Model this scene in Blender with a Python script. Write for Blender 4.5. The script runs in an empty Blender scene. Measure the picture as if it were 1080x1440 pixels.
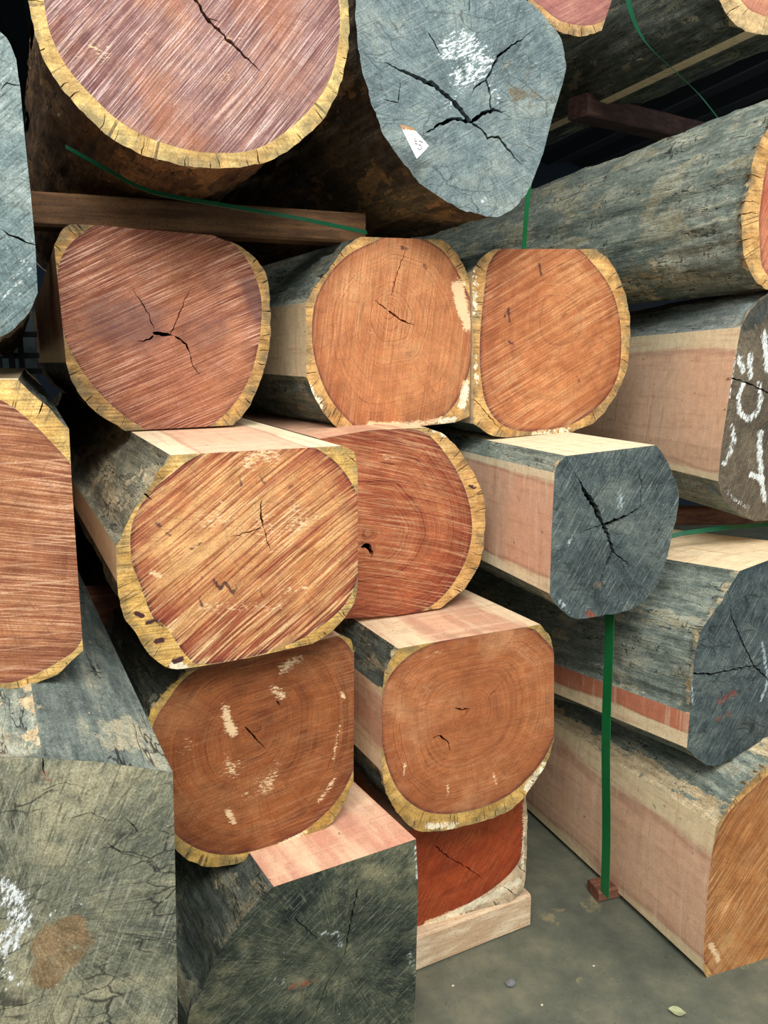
import bpy, math, random
import numpy as np
from mathutils import Vector
from mathutils.geometry import delaunay_2d_cdt

scene = bpy.context.scene
C = scene.collection
# ------------------------------------------------------------------ camera, sky, light, exposure
FOC = 1082.0; CAM_H = 1.5; TILT = math.radians(11); YAW = math.radians(20)
cd = bpy.data.cameras.new('camera'); cam = bpy.data.objects.new('camera', cd); C.objects.link(cam)
cam.location = (0, 0, CAM_H); cam.rotation_euler = (math.pi/2-TILT, 0, -YAW)
cd.sensor_fit = 'VERTICAL'; cd.sensor_height = 36; cd.lens = 36*FOC/1440; cd.clip_start = 0.02
scene.camera = cam

w = bpy.data.worlds.new('World'); scene.world = w; w.use_nodes = True
nt = w.node_tree; bg = nt.nodes['Background']
tc = nt.nodes.new('ShaderNodeTexCoord'); sx = nt.nodes.new('ShaderNodeSeparateXYZ')
rp = nt.nodes.new('ShaderNodeValToRGB')            # overcast sky: brighter towards the zenith
nt.links.new(tc.outputs['Generated'], sx.inputs[0]); nt.links.new(sx.outputs[2], rp.inputs[0])
rp.color_ramp.elements[0].position = 0.0; rp.color_ramp.elements[0].color = (0.42, 0.46, 0.46, 1)
rp.color_ramp.elements[1].position = 0.9; rp.color_ramp.elements[1].color = (1.0, 1.02, 1.0, 1)
nt.links.new(rp.outputs[0], bg.inputs[0]); bg.inputs[1].default_value = 1.0

ld = bpy.data.lights.new('skylight', 'AREA'); ld.shape = 'RECTANGLE'; ld.size = 2.6; ld.size_y = 1.6; ld.energy = 150
ld.color = (1.0, 0.985, 0.95)
lo = bpy.data.objects.new('skylight', ld); C.objects.link(lo); lo.location = (-0.1, -0.9, 3.9)
lo.rotation_euler = (Vector((0.8, 1.7, 0.9))-lo.location).to_track_quat('-Z', 'Y').to_euler()

vs = scene.view_settings; vs.view_transform = 'Standard'; vs.look = 'None'; vs.gamma = 1; vs.use_curve_mapping = False
vs.exposure = 0.35

# ------------------------------------------------------------------ geometry helpers
rng = np.random.default_rng(7); random.seed(7)
fw = np.array([math.sin(YAW)*math.cos(TILT), math.cos(YAW)*math.cos(TILT), -math.sin(TILT)])
rt = np.array([math.cos(YAW), -math.sin(YAW), 0.0]); up = np.cross(rt, fw)
def ray(x, y): return fw+rt*(x-540)/FOC-up*(y-720)/FOC
def at(x, y, Y):
    """the point of the vertical plane at depth Y (metres) seen at x, y"""
    d = ray(x, y); return np.array([0, 0, CAM_H])+d*(Y/d[1])
def at_z(x, y, Z):
    d = ray(x, y); return np.array([0, 0, CAM_H])+d*((Z-CAM_H)/d[2])

def _hash(ix, iy, iz, seed):
    h = (ix.astype(np.int64)*374761393+iy.astype(np.int64)*668265263+iz.astype(np.int64)*2147483647+seed*974634777) & 0xffffffff
    h = ((h ^ (h >> 13))*1274126177) & 0xffffffff
    h = ((h ^ (h >> 15))*2246822519) & 0xffffffff
    return ((h ^ (h >> 16)) & 0xffffff)/float(0xffffff)
def vnoise(p, seed=0):
    f = np.floor(p); t = p-f; t = t*t*(3-2*t); f = f.astype(np.int64); r = 0
    for dx in (0, 1):
        for dy in (0, 1):
            for dz in (0, 1):
                wgt = (t[:, 0] if dx else 1-t[:, 0])*(t[:, 1] if dy else 1-t[:, 1])*(t[:, 2] if dz else 1-t[:, 2])
                r = r+wgt*_hash(f[:, 0]+dx, f[:, 1]+dy, f[:, 2]+dz, seed)
    return r
def fbm(p, seed=0, octs=4):
    r = 0; a = 0.5; s = 0
    for k in range(octs):
        r = r+a*vnoise(p*(2.03**k), seed+k*17); s += a; a *= 0.52
    return r/s

def inside(P, poly):
    x, y = P[:, 0], P[:, 1]; r = np.zeros(len(P), bool); n = len(poly); j = n-1
    for i in range(n):
        xi, yi = poly[i]; xj, yj = poly[j]
        if yi != yj:
            r ^= ((yi > y) != (yj > y)) & (x < (xj-xi)*(y-yi)/(yj-yi)+xi)
        j = i
    return r
def seg_dist(P, line):
    d = np.full(len(P), 1e9)
    for a, b in zip(line[:-1], line[1:]):
        a = np.asarray(a, float); b = np.asarray(b, float); ab = b-a
        t = np.clip(((P-a)@ab)/max(ab@ab, 1e-12), 0, 1)
        d = np.minimum(d, np.linalg.norm(P-(a+t[:, None]*ab), axis=1))
    return d
def catmull(pts, n=8, closed=True):
    p = np.asarray(pts, float); m = len(p); out = []
    for i in range(m if closed else m-1):
        if closed: a, b, c, d = p[(i-1) % m], p[i], p[(i+1) % m], p[(i+2) % m]
        else: a, b, c, d = p[max(i-1, 0)], p[i], p[i+1], p[min(i+2, m-1)]
        for k in range(n):
            t = k/n
            out.append(0.5*((2*b)+(c-a)*t+(2*a-5*b+4*c-d)*t*t+(3*b-a-3*c+d)*t**3))
    if not closed: out.append(p[-1])
    return np.array(out)

def mesh_obj(name, verts, faces, mat, parent=None, attrs=None, smooth=False):
    me = bpy.data.meshes.new(name)
    me.from_pydata([tuple(map(float, v)) for v in verts], [], faces)
    if mat: me.materials.append(mat)
    for k, v in (attrs or {}).items():
        v = np.asarray(v, np.float32)
        if v.ndim == 1:
            a = me.attributes.new(k, 'FLOAT', 'POINT'); a.data.foreach_set('value', v)
        else:
            a = me.attributes.new(k, 'FLOAT_VECTOR', 'POINT'); a.data.foreach_set('vector', v.ravel())
    if smooth: me.polygons.foreach_set('use_smooth', [True]*len(me.polygons))
    me.update(); o = bpy.data.objects.new(name, me); C.objects.link(o)
    if parent: o.parent = parent; o.location = -parent.location; 
    return o
def tag(o, label, cat, group=None):
    o['label'] = label; o['category'] = cat
    if group: o['group'] = group
    return o
def thing(name, loc, label, cat, group=None):
    o = bpy.data.objects.new(name, None); o.empty_display_size = 0.1; o.location = tuple(map(float, loc)); C.objects.link(o)
    return tag(o, label, cat, group)
def rough_box(a, b, w_, h_, seg=14, seed=0, amp=0.0015, ch=0.006):
    """a chamfered sawn timber from point a to b (bottom centre line), width w_, height h_, slightly uneven"""
    a = np.array(a, float); b = np.array(b, float); ax = (b-a); L = np.linalg.norm(ax); ax /= L
    sd = np.cross(ax, [0, 0, 1]); sd /= np.linalg.norm(sd); u_ = np.cross(sd, ax)
    prof = []
    for cx, cz, sx_, sz in ((-1, 0, 1, 1), (-1, 1, 1, -1), (1, 1, -1, -1), (1, 0, -1, 1)):
        x0 = cx*w_/2; z0 = cz*h_
        p1 = (x0+sx_*ch, z0); p2 = (x0, z0+sz*ch)
        prof += [p1, p2] if (cx, cz) in ((-1, 0), (1, 1)) else [p2, p1]
    n = len(prof); V = []; F = []
    for i in range(seg+1):
        for q in prof: V.append(a+ax*L*i/seg+sd*q[0]+u_*q[1])
    V = np.array(V); V += (np.stack([fbm(V*9, seed+k, 3) for k in range(3)], 1)-0.5)*2*amp
    for i in range(seg):
        for j in range(n):
            F.append((i*n+j, i*n+(j+1) % n, (i+1)*n+(j+1) % n, (i+1)*n+j))
    F.append(tuple(range(n))[::-1]); F.append(tuple(seg*n+j for j in range(n)))
    return V, F
def ribbon(pts, wdir, width, th=0.0012):
    P = np.array(pts, float); wd = np.array(wdir, float); wd /= np.linalg.norm(wd); V = []; F = []
    for i, p in enumerate(P):
        t = P[min(i+1, len(P)-1)]-P[max(i-1, 0)]; nn = np.cross(t, wd); nn /= np.linalg.norm(nn)
        for a, b in ((-1, -1), (-0.86, -1.6), (0.86, -1.6), (1, -1), (1, 1), (-1, 1)): V.append(p+wd*a*width/2+nn*b*th/2)
    for i in range(len(P)-1):
        for j in range(6): F.append((i*6+j, i*6+(j+1) % 6, (i+1)*6+(j+1) % 6, (i+1)*6+j))
    F.append((5, 4, 3, 2, 1, 0)); F.append(tuple((len(P)-1)*6+j for j in range(6)))
    return V, F

# ------------------------------------------------------------------ material helpers
def rgb(*c):
    return tuple(((x/255)/12.92 if x/255 <= 0.04045 else ((x/255+0.055)/1.055)**2.4) for x in c)+(1,)
class M:
    def __init__(s, name, rough=0.75):
        s.m = bpy.data.materials.new(name); s.m.use_nodes = True; s.t = s.m.node_tree
        s.b = s.t.nodes['Principled BSDF']; s.b.inputs['Roughness'].default_value = rough
        s.b.inputs['Specular IOR Level'].default_value = 0.3
    def n(s, typ, ins=None, **pr):
        nd = s.t.nodes.new('ShaderNode'+typ)
        for k, v in pr.items(): setattr(nd, k, v)
        for k, v in (ins or {}).items(): s.set(nd.inputs[k], v)
        return nd
    def set(s, sock, v):
        if isinstance(v, bpy.types.NodeSocket): s.t.links.new(v, sock)
        elif v is not None: sock.default_value = v
    def attr(s, name, out='Fac'): return s.n('Attribute', attribute_name=name).outputs[out]
    def obj(s): return s.n('TexCoord').outputs['Object']
    def geo(s): return s.n('NewGeometry').outputs['Position']
    def math(s, op, a, b=None, c=None, clamp=False):
        nd = s.n('Math', operation=op, use_clamp=clamp); s.set(nd.inputs[0], a)
        if b is not None: s.set(nd.inputs[1], b)
        if c is not None: s.set(nd.inputs[2], c)
        return nd.outputs[0]
    def vm(s, op, a, b=None):
        nd = s.n('VectorMath', operation=op); s.set(nd.inputs[0], a)
        if b is not None: s.set(nd.inputs[1], b)
        return nd.outputs[0]
    def noise(s, vec, scale, detail=4, rough=0.55, dist=0.0):
        return s.n('TexNoise', {'Vector': vec, 'Scale': scale, 'Detail': detail, 'Roughness': rough, 'Distortion': dist}).outputs['Fac']
    def map(s, vec, rot=(0, 0, 0), scale=(1, 1, 1), loc=(0, 0, 0)):
        return s.n('Mapping', {'Vector': vec, 'Rotation': rot, 'Scale': scale, 'Location': loc}).outputs[0]
    def ss(s, v, a, b, lo=0.0, hi=1.0):
        return s.n('MapRange', {'Value': v, 'From Min': a, 'From Max': b, 'To Min': lo, 'To Max': hi}, interpolation_type='SMOOTHSTEP').outputs[0]
    def mix(s, f, a, b, mode='MIX'):
        nd = s.n('Mix', data_type='RGBA', blend_type=mode); s.set(nd.inputs[0], f); s.set(nd.inputs[6], a); s.set(nd.inputs[7], b)
        return nd.outputs[2]
    def ramp(s, f, stops):
        nd = s.n('ValToRGB', {'Fac': f}); e = nd.color_ramp.elements
        while len(e) < len(stops): e.new(0.5)
        for q, (p, c) in zip(e, stops): q.position = p; q.color = c
        return nd.outputs[0]
    def bump(s, h, strength=0.5, dist=0.002, prev=None):
        nd = s.n('Bump', {'Height': h, 'Strength': strength, 'Distance': dist})
        if prev is not None: s.set(nd.inputs['Normal'], prev)
        return nd.outputs[0]
    def grit(s, col, vec, scale=300, lo=0.62, hi=1.3):
        n = s.noise(vec, scale, 4, 0.7)
        f = s.n('MapRange', {'Value': n, 'From Min': 0.32, 'From Max': 0.68, 'To Min': lo, 'To Max': hi}).outputs[0]
        return s.vm('MULTIPLY', col, s.n('CombineXYZ', {0: f, 1: f, 2: f}).outputs[0])
    def out(s, col, normal=None, rough=None):
        s.set(s.b.inputs['Base Color'], col)
        if normal is not None: s.set(s.b.inputs['Normal'], normal)
        if rough is not None: s.set(s.b.inputs['Roughness'], rough)
        return s.m

def mat_heart(key, lo_, mid, hi, ring, saw_ang, saw=0.5, seed=0, purple=0.5, fresh=rgb(232, 196, 150), sawscale=1.0, wear=None, cross=0.0, satin=0.6):
    m = M(key+'_heartwood'); f = m.attr('face', 'Vector'); rho = m.attr('rho'); off = m.vm('ADD', f, (seed*3.1, seed*1.7, seed))
    warp = m.noise(off, 5, 3)
    rc = m.math('ADD', m.math('MULTIPLY', rho, 9.0), m.math('MULTIPLY', warp, 2.2))
    v1 = m.n('CombineXYZ', {0: rc, 1: float(seed), 2: 0.0}).outputs[0]
    v2 = m.n('CombineXYZ', {0: m.math('MULTIPLY', rc, 6.5), 1: float(seed)+5, 2: 0.0}).outputs[0]
    r1 = m.noise(v1, 1.0, 2); r2 = m.noise(v2, 1.0, 3)
    big = m.noise(off, 3.5, 4, 0.6); fib = m.noise(off, 150, 5, 0.7)
    rp_ = m.ss(m.noise(off, 6, 3), 0.4, 0.6, 0.5, 1.0)
    r1 = m.math('ADD', m.math('MULTIPLY', r1, 0.75), m.math('MULTIPLY', m.noise(off, 16, 4), 0.25)); ring = m.math('MULTIPLY', rp_, ring)
    col = m.ramp(m.math('ADD', m.math('MULTIPLY', big, 0.55), m.math('MULTIPLY', r1, 0.45)), [(0.34, lo_), (0.5, mid), (0.66, hi)])
    col = m.mix(m.math('MULTIPLY', m.ss(r2, 0.5, 0.66), m.math('MULTIPLY', ring, 0.8)), col, m.mix(1.0, col, (0.45, 0.25, 0.22, 1), 'MULTIPLY'))
    col = m.mix(m.math('MULTIPLY', m.ss(r1, 0.52, 0.64), ring), col, lo_)
    r3 = m.noise(m.n('CombineXYZ', {0: m.math('MULTIPLY', rc, 16.0), 1: float(seed)+9, 2: 0.0}).outputs[0], 1.0, 2)
    col = m.mix(m.math('MULTIPLY', m.ss(r3, 0.52, 0.68), m.math('MULTIPLY', ring, 0.5)), col, lo_)
    # outer heartwood: a darker purplish band where it meets the sapwood
    col = m.mix(m.math('MULTIPLY', m.ss(m.math('ADD', rho, m.math('MULTIPLY', m.math('SUBTRACT', m.noise(off, 7, 3), 0.5), 0.3)), 0.74, 0.95), purple*0.75), col, lo_)
    col = m.mix(m.math('MULTIPLY', m.ss(rho, 0.955, 0.995), purple), col, rgb(84, 38, 44))
    # saw marks: long parallel fibres, a pale and a dark set, slightly bowed
    bow = m.vm('ADD', f, m.n('CombineXYZ', {0: 0.0, 1: m.math('MULTIPLY', m.noise(off, 2.2, 1), 0.05), 2: 0.0}).outputs[0])
    sv = m.map(bow, rot=(0, 0, -math.radians(saw_ang)))
    s1 = m.noise(m.map(sv, scale=(7, 230*sawscale, 1), loc=(seed, 0, 0)), 1.0, 4, 0.65)
    s2 = m.noise(m.map(sv, scale=(3, 75*sawscale, 1), loc=(seed, 9, 0)), 1.0, 3, 0.6)
    patch = m.ss(m.noise(off, 4.5, 3), 0.35, 0.62)
    pale = m.math('MULTIPLY', m.math('MULTIPLY', m.ss(s1, 0.51, 0.60), m.math('MULTIPLY_ADD', patch, 0.7, 0.3)), saw)
    col = m.mix(pale, col, fresh)
    col = m.mix(m.math('MULTIPLY', m.ss(s1, 0.49, 0.38), saw), col, m.mix(1.0, col, (0.38, 0.22, 0.22, 1), 'MULTIPLY'))
    col = m.mix(m.math('MULTIPLY', m.ss(s2, 0.52, 0.62), saw*0.65), col, lo_)
    col = m.mix(m.math('MULTIPLY', m.ss(s2, 0.48, 0.38), saw*0.55), col, hi)
    if cross:
        s3 = m.noise(m.map(f, rot=(0, 0, -math.radians(saw_ang+cross)), scale=(5, 160, 1)), 1.0, 3)
        col = m.mix(m.math('MULTIPLY', m.ss(s3, 0.57, 0.68), 0.5), col, fresh)
    if wear: col = m.mix(m.math('MULTIPLY', m.ss(m.noise(off, 5, 4, 0.6), 0.48, 0.66), wear[1]), col, wear[0])
    rays = m.noise(m.n('CombineXYZ', {0: m.math('MULTIPLY', m.n('SeparateXYZ', {0: m.vm('NORMALIZE', f)}).outputs[0], 46.0), 1: m.math('MULTIPLY', m.n('SeparateXYZ', {0: m.vm('NORMALIZE', f)}).outputs[1], 46.0), 2: m.math('MULTIPLY', rho, 3.0)}).outputs[0], 1.0, 3)
    col = m.mix(m.ss(rays, 0.52, 0.66, 0, 0.3), col, lo_)
    col = m.mix(m.ss(fib, 0.56, 0.7, 0, 0.5), col, m.mix(1.0, col, (0.5, 0.35, 0.3, 1), 'MULTIPLY'))
    col = m.grit(col, off, 340, 0.72, 1.24); col = m.grit(col, off, 26, 0.82, 1.16)
    lace = m.noise(m.map(f, rot=(0, 0, -math.radians(saw_ang)), scale=(90, 260, 1)), 1.0, 5, 0.75)
    pm = m.ss(m.math('ADD', m.attr('pale'), m.math('MULTIPLY', m.math('SUBTRACT', m.math('ADD', m.math('MULTIPLY', lace, 0.6), m.math('MULTIPLY', m.noise(off, 22, 4, 0.6), 0.4)), 0.5), 3.4)), 0.5, 0.75)
    col = m.mix(m.math('MULTIPLY', pm, 0.85), col, rgb(238, 205, 160))
    dm = m.ss(m.math('ADD', m.attr('dark'), m.math('MULTIPLY', m.math('SUBTRACT', m.noise(f, 60, 3), 0.5), 0.7)), 0.45, 0.75)
    col = m.mix(m.math('MULTIPLY', dm, 0.85), col, rgb(62, 36, 42))
    gm = m.ss(m.math('ADD', m.attr('grey'), m.math('MULTIPLY', m.math('SUBTRACT', s1, 0.5), 0.9)), 0.3, 0.85)
    col = m.mix(m.math('MULTIPLY', gm, 0.6), col, rgb(78, 62, 66))
    nrm = m.bump(s1, 0.28*saw+0.06, 0.003); nrm = m.bump(fib, 0.15, 0.001, nrm)
    return m.out(col, nrm, m.math('MULTIPLY_ADD', fib, 0.25, satin))

def mat_sap(key, col1, col2, saw_ang, saw=0.5, seed=0, stain=0.3):
    stain += 0.22
    m = M(key+'_sapwood'); f = m.attr('face', 'Vector'); off = m.vm('ADD', f, (seed*2.3, seed*1.1, seed)); rho = m.attr('rho')
    col = m.mix(m.ss(m.noise(off, 12, 4), 0.38, 0.64), col1, col2)
    s1 = m.noise(m.map(f, rot=(0, 0, -math.radians(saw_ang)), scale=(7, 210, 1), loc=(seed, 0, 0)), 1.0, 4, 0.65)
    col = m.mix(m.math('MULTIPLY', m.ss(s1, 0.5, 0.38), saw), col, rgb(120, 84, 40))
    col = m.mix(m.math('MULTIPLY', m.ss(s1, 0.53, 0.64), saw*0.7), col, rgb(246, 218, 160))
    # radial drying checks
    dirv = m.vm('NORMALIZE', f)
    rn = m.noise(m.vm('ADD', dirv, (seed, 0, 0)), 16, 2)
    chk = m.ss(m.math('ABSOLUTE', m.math('SUBTRACT', rn, 0.5)), 0.011, 0.004)
    chk = m.math('MULTIPLY', chk, m.ss(m.noise(off, 30, 2), 0.4, 0.55))
    col = m.mix(m.math('MULTIPLY', chk, 0.8), col, rgb(70, 52, 36))
    st = m.ss(m.math('ADD', m.noise(off, 18, 5, 0.65), m.math('MULTIPLY', m.attr('rim'), 0.28)), 0.56, 0.8)
    col = m.mix(m.math('MULTIPLY', st, stain), col, rgb(96, 98, 80))
    pm = m.ss(m.math('ADD', m.attr('pale'), m.math('MULTIPLY', m.math('SUBTRACT', m.noise(f, 70, 5, 0.7), 0.5), 2.4)), 0.5, 0.65)
    col = m.mix(pm, col, rgb(236, 222, 190))
    dm = m.ss(m.math('ADD', m.attr('dark'), m.math('MULTIPLY', m.math('SUBTRACT', m.noise(f, 60, 3), 0.5), 0.7)), 0.45, 0.7)
    col = m.mix(dm, col, rgb(74, 42, 44))
    col = m.grit(col, off, 300, 0.66, 1.28); col = m.grit(col, off, 34, 0.62, 1.26)
    nrm = m.bump(s1, 0.3*saw+0.08, 0.003); nrm = m.bump(chk, -0.4, 0.002, nrm)
    return m.out(col, nrm)

def mat_grey(key, c1, c2, c3, saw_ang, seed=0, paint=rgb(225, 230, 226), brown=rgb(132, 108, 84), saw=0.5, net=0.5, ringy=0.4):
    m = M(key+'_weathered_end'); f = m.attr('face', 'Vector'); rho = m.attr('rho'); off = m.vm('ADD', f, (seed*2.9, seed*1.3, seed))
    big = m.noise(off, 5, 5, 0.6); mid = m.noise(off, 22, 5, 0.65)
    col = m.ramp(m.math('ADD', m.math('MULTIPLY', big, 0.6), m.math('MULTIPLY', mid, 0.4)), [(0.36, c1), (0.5, c2), (0.63, c3)])
    sv = m.map(f, rot=(0, 0, -math.radians(saw_ang)))
    s1 = m.noise(m.map(sv, scale=(12, 260, 1), loc=(seed, 0, 0)), 1.0, 5, 0.7)
    col = m.mix(m.math('MULTIPLY', m.ss(s1, 0.54, 0.66), saw), col, m.mix(0.5, c3, rgb(190, 194, 184)))
    col = m.mix(m.math('MULTIPLY', m.ss(s1, 0.46, 0.36), saw), col, m.mix(1.0, c1, (0.4, 0.4, 0.4, 1), 'MULTIPLY'))
    rc = m.math('ADD', m.math('MULTIPLY', rho, 34.0), m.math('MULTIPLY', mid, 2.0))
    r1 = m.noise(m.n('CombineXYZ', {0: rc, 1: float(seed), 2: 0.0}).outputs[0], 1.0, 2)
    col = m.mix(m.math('MULTIPLY', m.ss(r1, 0.56, 0.68), ringy), col, m.mix(1.0, col, (0.45, 0.47, 0.5, 1), 'MULTIPLY'))
    # network of fine drying checks
    wv = m.vm('ADD', f, m.vm('MULTIPLY', m.n('TexNoise', {'Vector': off, 'Scale': 14.0, 'Detail': 3.0}).outputs['Color'], (0.05, 0.05, 0.05)))
    vo = m.n('TexVoronoi', {'Vector': m.map(wv, rot=(0, 0, -math.radians(saw_ang)), scale=(16, 34, 1)), 'Scale': 1.0}, feature='DISTANCE_TO_EDGE').outputs['Distance']
    ck = m.math('MULTIPLY', m.ss(vo, 0.045, 0.01), m.ss(m.noise(off, 9, 2), 0.46, 0.58))
    dn = m.noise(m.vm('ADD', m.vm('NORMALIZE', f), (seed, 1, 0)), 9, 2)
    rad = m.math('MULTIPLY', m.ss(m.math('ABSOLUTE', m.math('SUBTRACT', dn, 0.5)), 0.006, 0.002), m.ss(m.noise(off, 13, 2), 0.45, 0.58))
    rad = m.math('MULTIPLY', rad, m.ss(rho, 0.3, 0.5))
    ck = m.math('MAXIMUM', ck, rad)
    col = m.mix(m.math('MULTIPLY', ck, net), col, rgb(22, 26, 28))
    scr = m.noise(m.map(sv, scale=(55, 150, 1)), 1.0, 6, 0.75)
    bm = m.ss(m.math('ADD', m.attr('dark'), m.math('MULTIPLY', m.math('SUBTRACT', m.noise(off, 16, 6, 0.65), 0.5), 2.2)), 0.5, 0.75)
    col = m.mix(m.math('MULTIPLY', bm, 0.85), col, m.mix(m.ss(mid, 0.4, 0.6), brown, m.mix(1.0, brown, (0.6, 0.58, 0.55, 1), 'MULTIPLY')))
    pm = m.ss(m.math('ADD', m.attr('pale'), m.math('MULTIPLY', m.math('SUBTRACT', scr, 0.5), 2.2)), 0.5, 0.72)
    col = m.mix(m.math('MULTIPLY', pm, 0.92), col, paint)
    gm = m.ss(m.math('ADD', m.attr('grey'), m.math('MULTIPLY', m.math('SUBTRACT', scr, 0.5), 1.6)), 0.45, 0.7)
    col = m.mix(m.math('MULTIPLY', gm, 0.75), col, rgb(150, 72, 48))
    sp_ = m.n('SeparateXYZ', {0: m.vm('NORMALIZE', f)})
    rays = m.noise(m.n('CombineXYZ', {0: m.math('MULTIPLY', sp_.outputs[0], 40.0), 1: m.math('MULTIPLY', sp_.outputs[1], 40.0), 2: m.math('MULTIPLY', rho, 9.0)}).outputs[0], 1.0, 4, 0.65)
    col = m.mix(m.ss(rays, 0.52, 0.64, 0, 0.5), col, m.mix(1.0, col, (0.5, 0.5, 0.5, 1), 'MULTIPLY'))
    col = m.mix(m.ss(rays, 0.46, 0.36, 0, 0.35), col, c3)
    col = m.grit(col, off, 300, 0.6, 1.35); col = m.grit(col, off, 60, 0.75, 1.22)
    spk = m.ss(m.noise(off, 170, 2), 0.7, 0.76)
    col = m.mix(m.math('MULTIPLY', spk, 0.6), col, rgb(205, 208, 198))
    nrm = m.bump(s1, 0.3, 0.003); nrm = m.bump(mid, 0.25, 0.006, nrm); nrm = m.bump(ck, -0.5, 0.003, nrm)
    return m.out(col, nrm, 0.72)

def mat_bark(key, c1, c2, c3, seed=0, patch=0.5, patch_col=rgb(150, 140, 116), scale=1.0):
    """weathered waney surface: object-space grain runs along the log (attribute along/around)"""
    m = M(key+'_bark', 0.85); g = m.attr('skin', 'Vector')
    off = m.vm('ADD', g, (seed*1.9, seed*0.7, seed))
    st = m.noise(m.map(off, scale=(9, 70, 1)), scale, 5, 0.65)
    big = m.noise(m.map(off, scale=(5, 11, 1)), scale, 5, 0.6)
    fine = m.noise(m.map(off, scale=(70, 160, 1)), scale, 5, 0.7)
    col = m.ramp(m.math('ADD', m.math('MULTIPLY', st, 0.5), m.math('MULTIPLY', big, 0.5)), [(0.36, c1), (0.5, c2), (0.64, c3)])
    pt = m.ss(m.math('ADD', m.noise(m.map(off, scale=(4.5, 9, 1), loc=(4, 2, 0)), scale, 6, 0.62), m.math('MULTIPLY', m.math('SUBTRACT', fine, 0.5), 0.12)), 0.63-0.22*patch, 0.66-0.2*patch)
    col = m.mix(m.math('MULTIPLY', pt, 0.75), col, m.mix(m.ss(st, 0.4, 0.6), patch_col, c3))
    col = m.mix(m.ss(fine, 0.62, 0.75, 0, 0.6), col, rgb(186, 184, 168))
    col = m.mix(m.ss(fine, 0.42, 0.32, 0, 0.6), col, m.mix(1.0, c1, (0.35, 0.35, 0.35, 1), 'MULTIPLY'))
    crk = m.noise(m.map(off, scale=(5, 34, 1), loc=(2, 7, 0)), scale, 3, 0.5)
    ck = m.ss(m.math('ABSOLUTE', m.math('SUBTRACT', crk, 0.5)), 0.012, 0.003)
    ck = m.math('MULTIPLY', ck, m.ss(big, 0.42, 0.56))
    cc = m.ss(m.math('ABSOLUTE', m.math('SUBTRACT', m.noise(m.map(off, scale=(24, 5, 1)), scale, 3), 0.5)), 0.012, 0.003)
    ck = m.math('MAXIMUM', ck, m.math('MULTIPLY', cc, m.ss(big, 0.52, 0.6)))
    col = m.mix(m.math('MULTIPLY', ck, 0.85), col, rgb(16, 18, 18))
    pm = m.ss(m.math('ADD', m.attr('pale'), m.math('MULTIPLY', m.math('SUBTRACT', m.noise(m.map(off, scale=(14, 30, 1)), 1.0, 6, 0.65), 0.5), 3.2)), 0.5, 0.62)
    col = m.mix(m.math('MULTIPLY', pm, 0.85), col, m.mix(m.ss(st, 0.4, 0.6), rgb(216, 196, 158), rgb(184, 160, 122)))
    col = m.grit(col, off, 260, 0.55, 1.4); col = m.grit(col, off, 60, 0.7, 1.25)
    nrm = m.bump(st, 0.6, 0.01); nrm = m.bump(fine, 0.4, 0.004, nrm); nrm = m.bump(ck, -0.6, 0.004, nrm)
    return m.out(col, nrm)

def mat_sawn(key, sapc, heartc, seed=0, marks=0.3, dirt=0.25):
    """sawn flank: pale sapwood near the edges, pink heartwood where the cut went through it"""
    m = M(key+'_sawn', 0.7); g = m.attr('skin', 'Vector'); rho = m.attr('rho'); off = m.vm('ADD', g, (seed*1.3, seed*2.7, seed))
    wob = m.math('MULTIPLY', m.math('SUBTRACT', m.noise(m.map(off, scale=(2.5, 14, 1)), 1.0, 3), 0.5), 0.14)
    hw = m.ss(m.math('ADD', rho, wob), 1.02, 0.98)
    grain = m.noise(m.map(off, scale=(4, 60, 1)), 1.0, 4, 0.6)
    band = m.noise(m.map(off, scale=(46, 2.5, 1)), 1.0, 4, 0.6)        # band-saw chatter across the face
    fine = m.noise(off, 120, 4, 0.7)
    col = m.mix(hw, sapc, heartc)
    edge = m.math('MULTIPLY', m.ss(m.math('ABSOLUTE', m.math('SUBTRACT', m.math('ADD', rho, wob), 0.99)), 0.022, 0.0), 0.35)
    col = m.mix(edge, col, rgb(150, 84, 70))
    col = m.mix(m.ss(grain, 0.52, 0.66, 0, 0.4), col, m.mix(0.5, heartc, rgb(170, 104, 76)))
    col = m.mix(m.ss(band, 0.55, 0.68, 0, marks), col, m.mix(1.0, col, (0.72, 0.55, 0.42, 1), 'MULTIPLY'))
    col = m.mix(m.ss(band, 0.46, 0.34, 0, marks), col, rgb(240, 222, 190))
    col = m.mix(m.ss(m.noise(off, 9, 5), 0.54, 0.7, 0, dirt), col, rgb(128, 126, 104))
    lines = m.ss(m.math('ABSOLUTE', m.math('SUBTRACT', m.noise(m.map(off, scale=(22, 1.6, 1), loc=(3, 1, 0)), 1.0, 1), 0.5)), 0.006, 0.002)
    col = m.mix(m.math('MULTIPLY', lines, 0.2), col, rgb(110, 70, 44))
    col = m.mix(m.ss(m.noise(off, 55, 2), 0.7, 0.75, 0, 0.6), col, rgb(96, 72, 52))
    col = m.grit(col, off, 260, 0.82, 1.14); col = m.grit(col, off, 40, 0.88, 1.1)
    nrm = m.bump(band, 0.22, 0.003); nrm = m.bump(fine, 0.2, 0.0015, nrm)
    return m.out(col, nrm)

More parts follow.
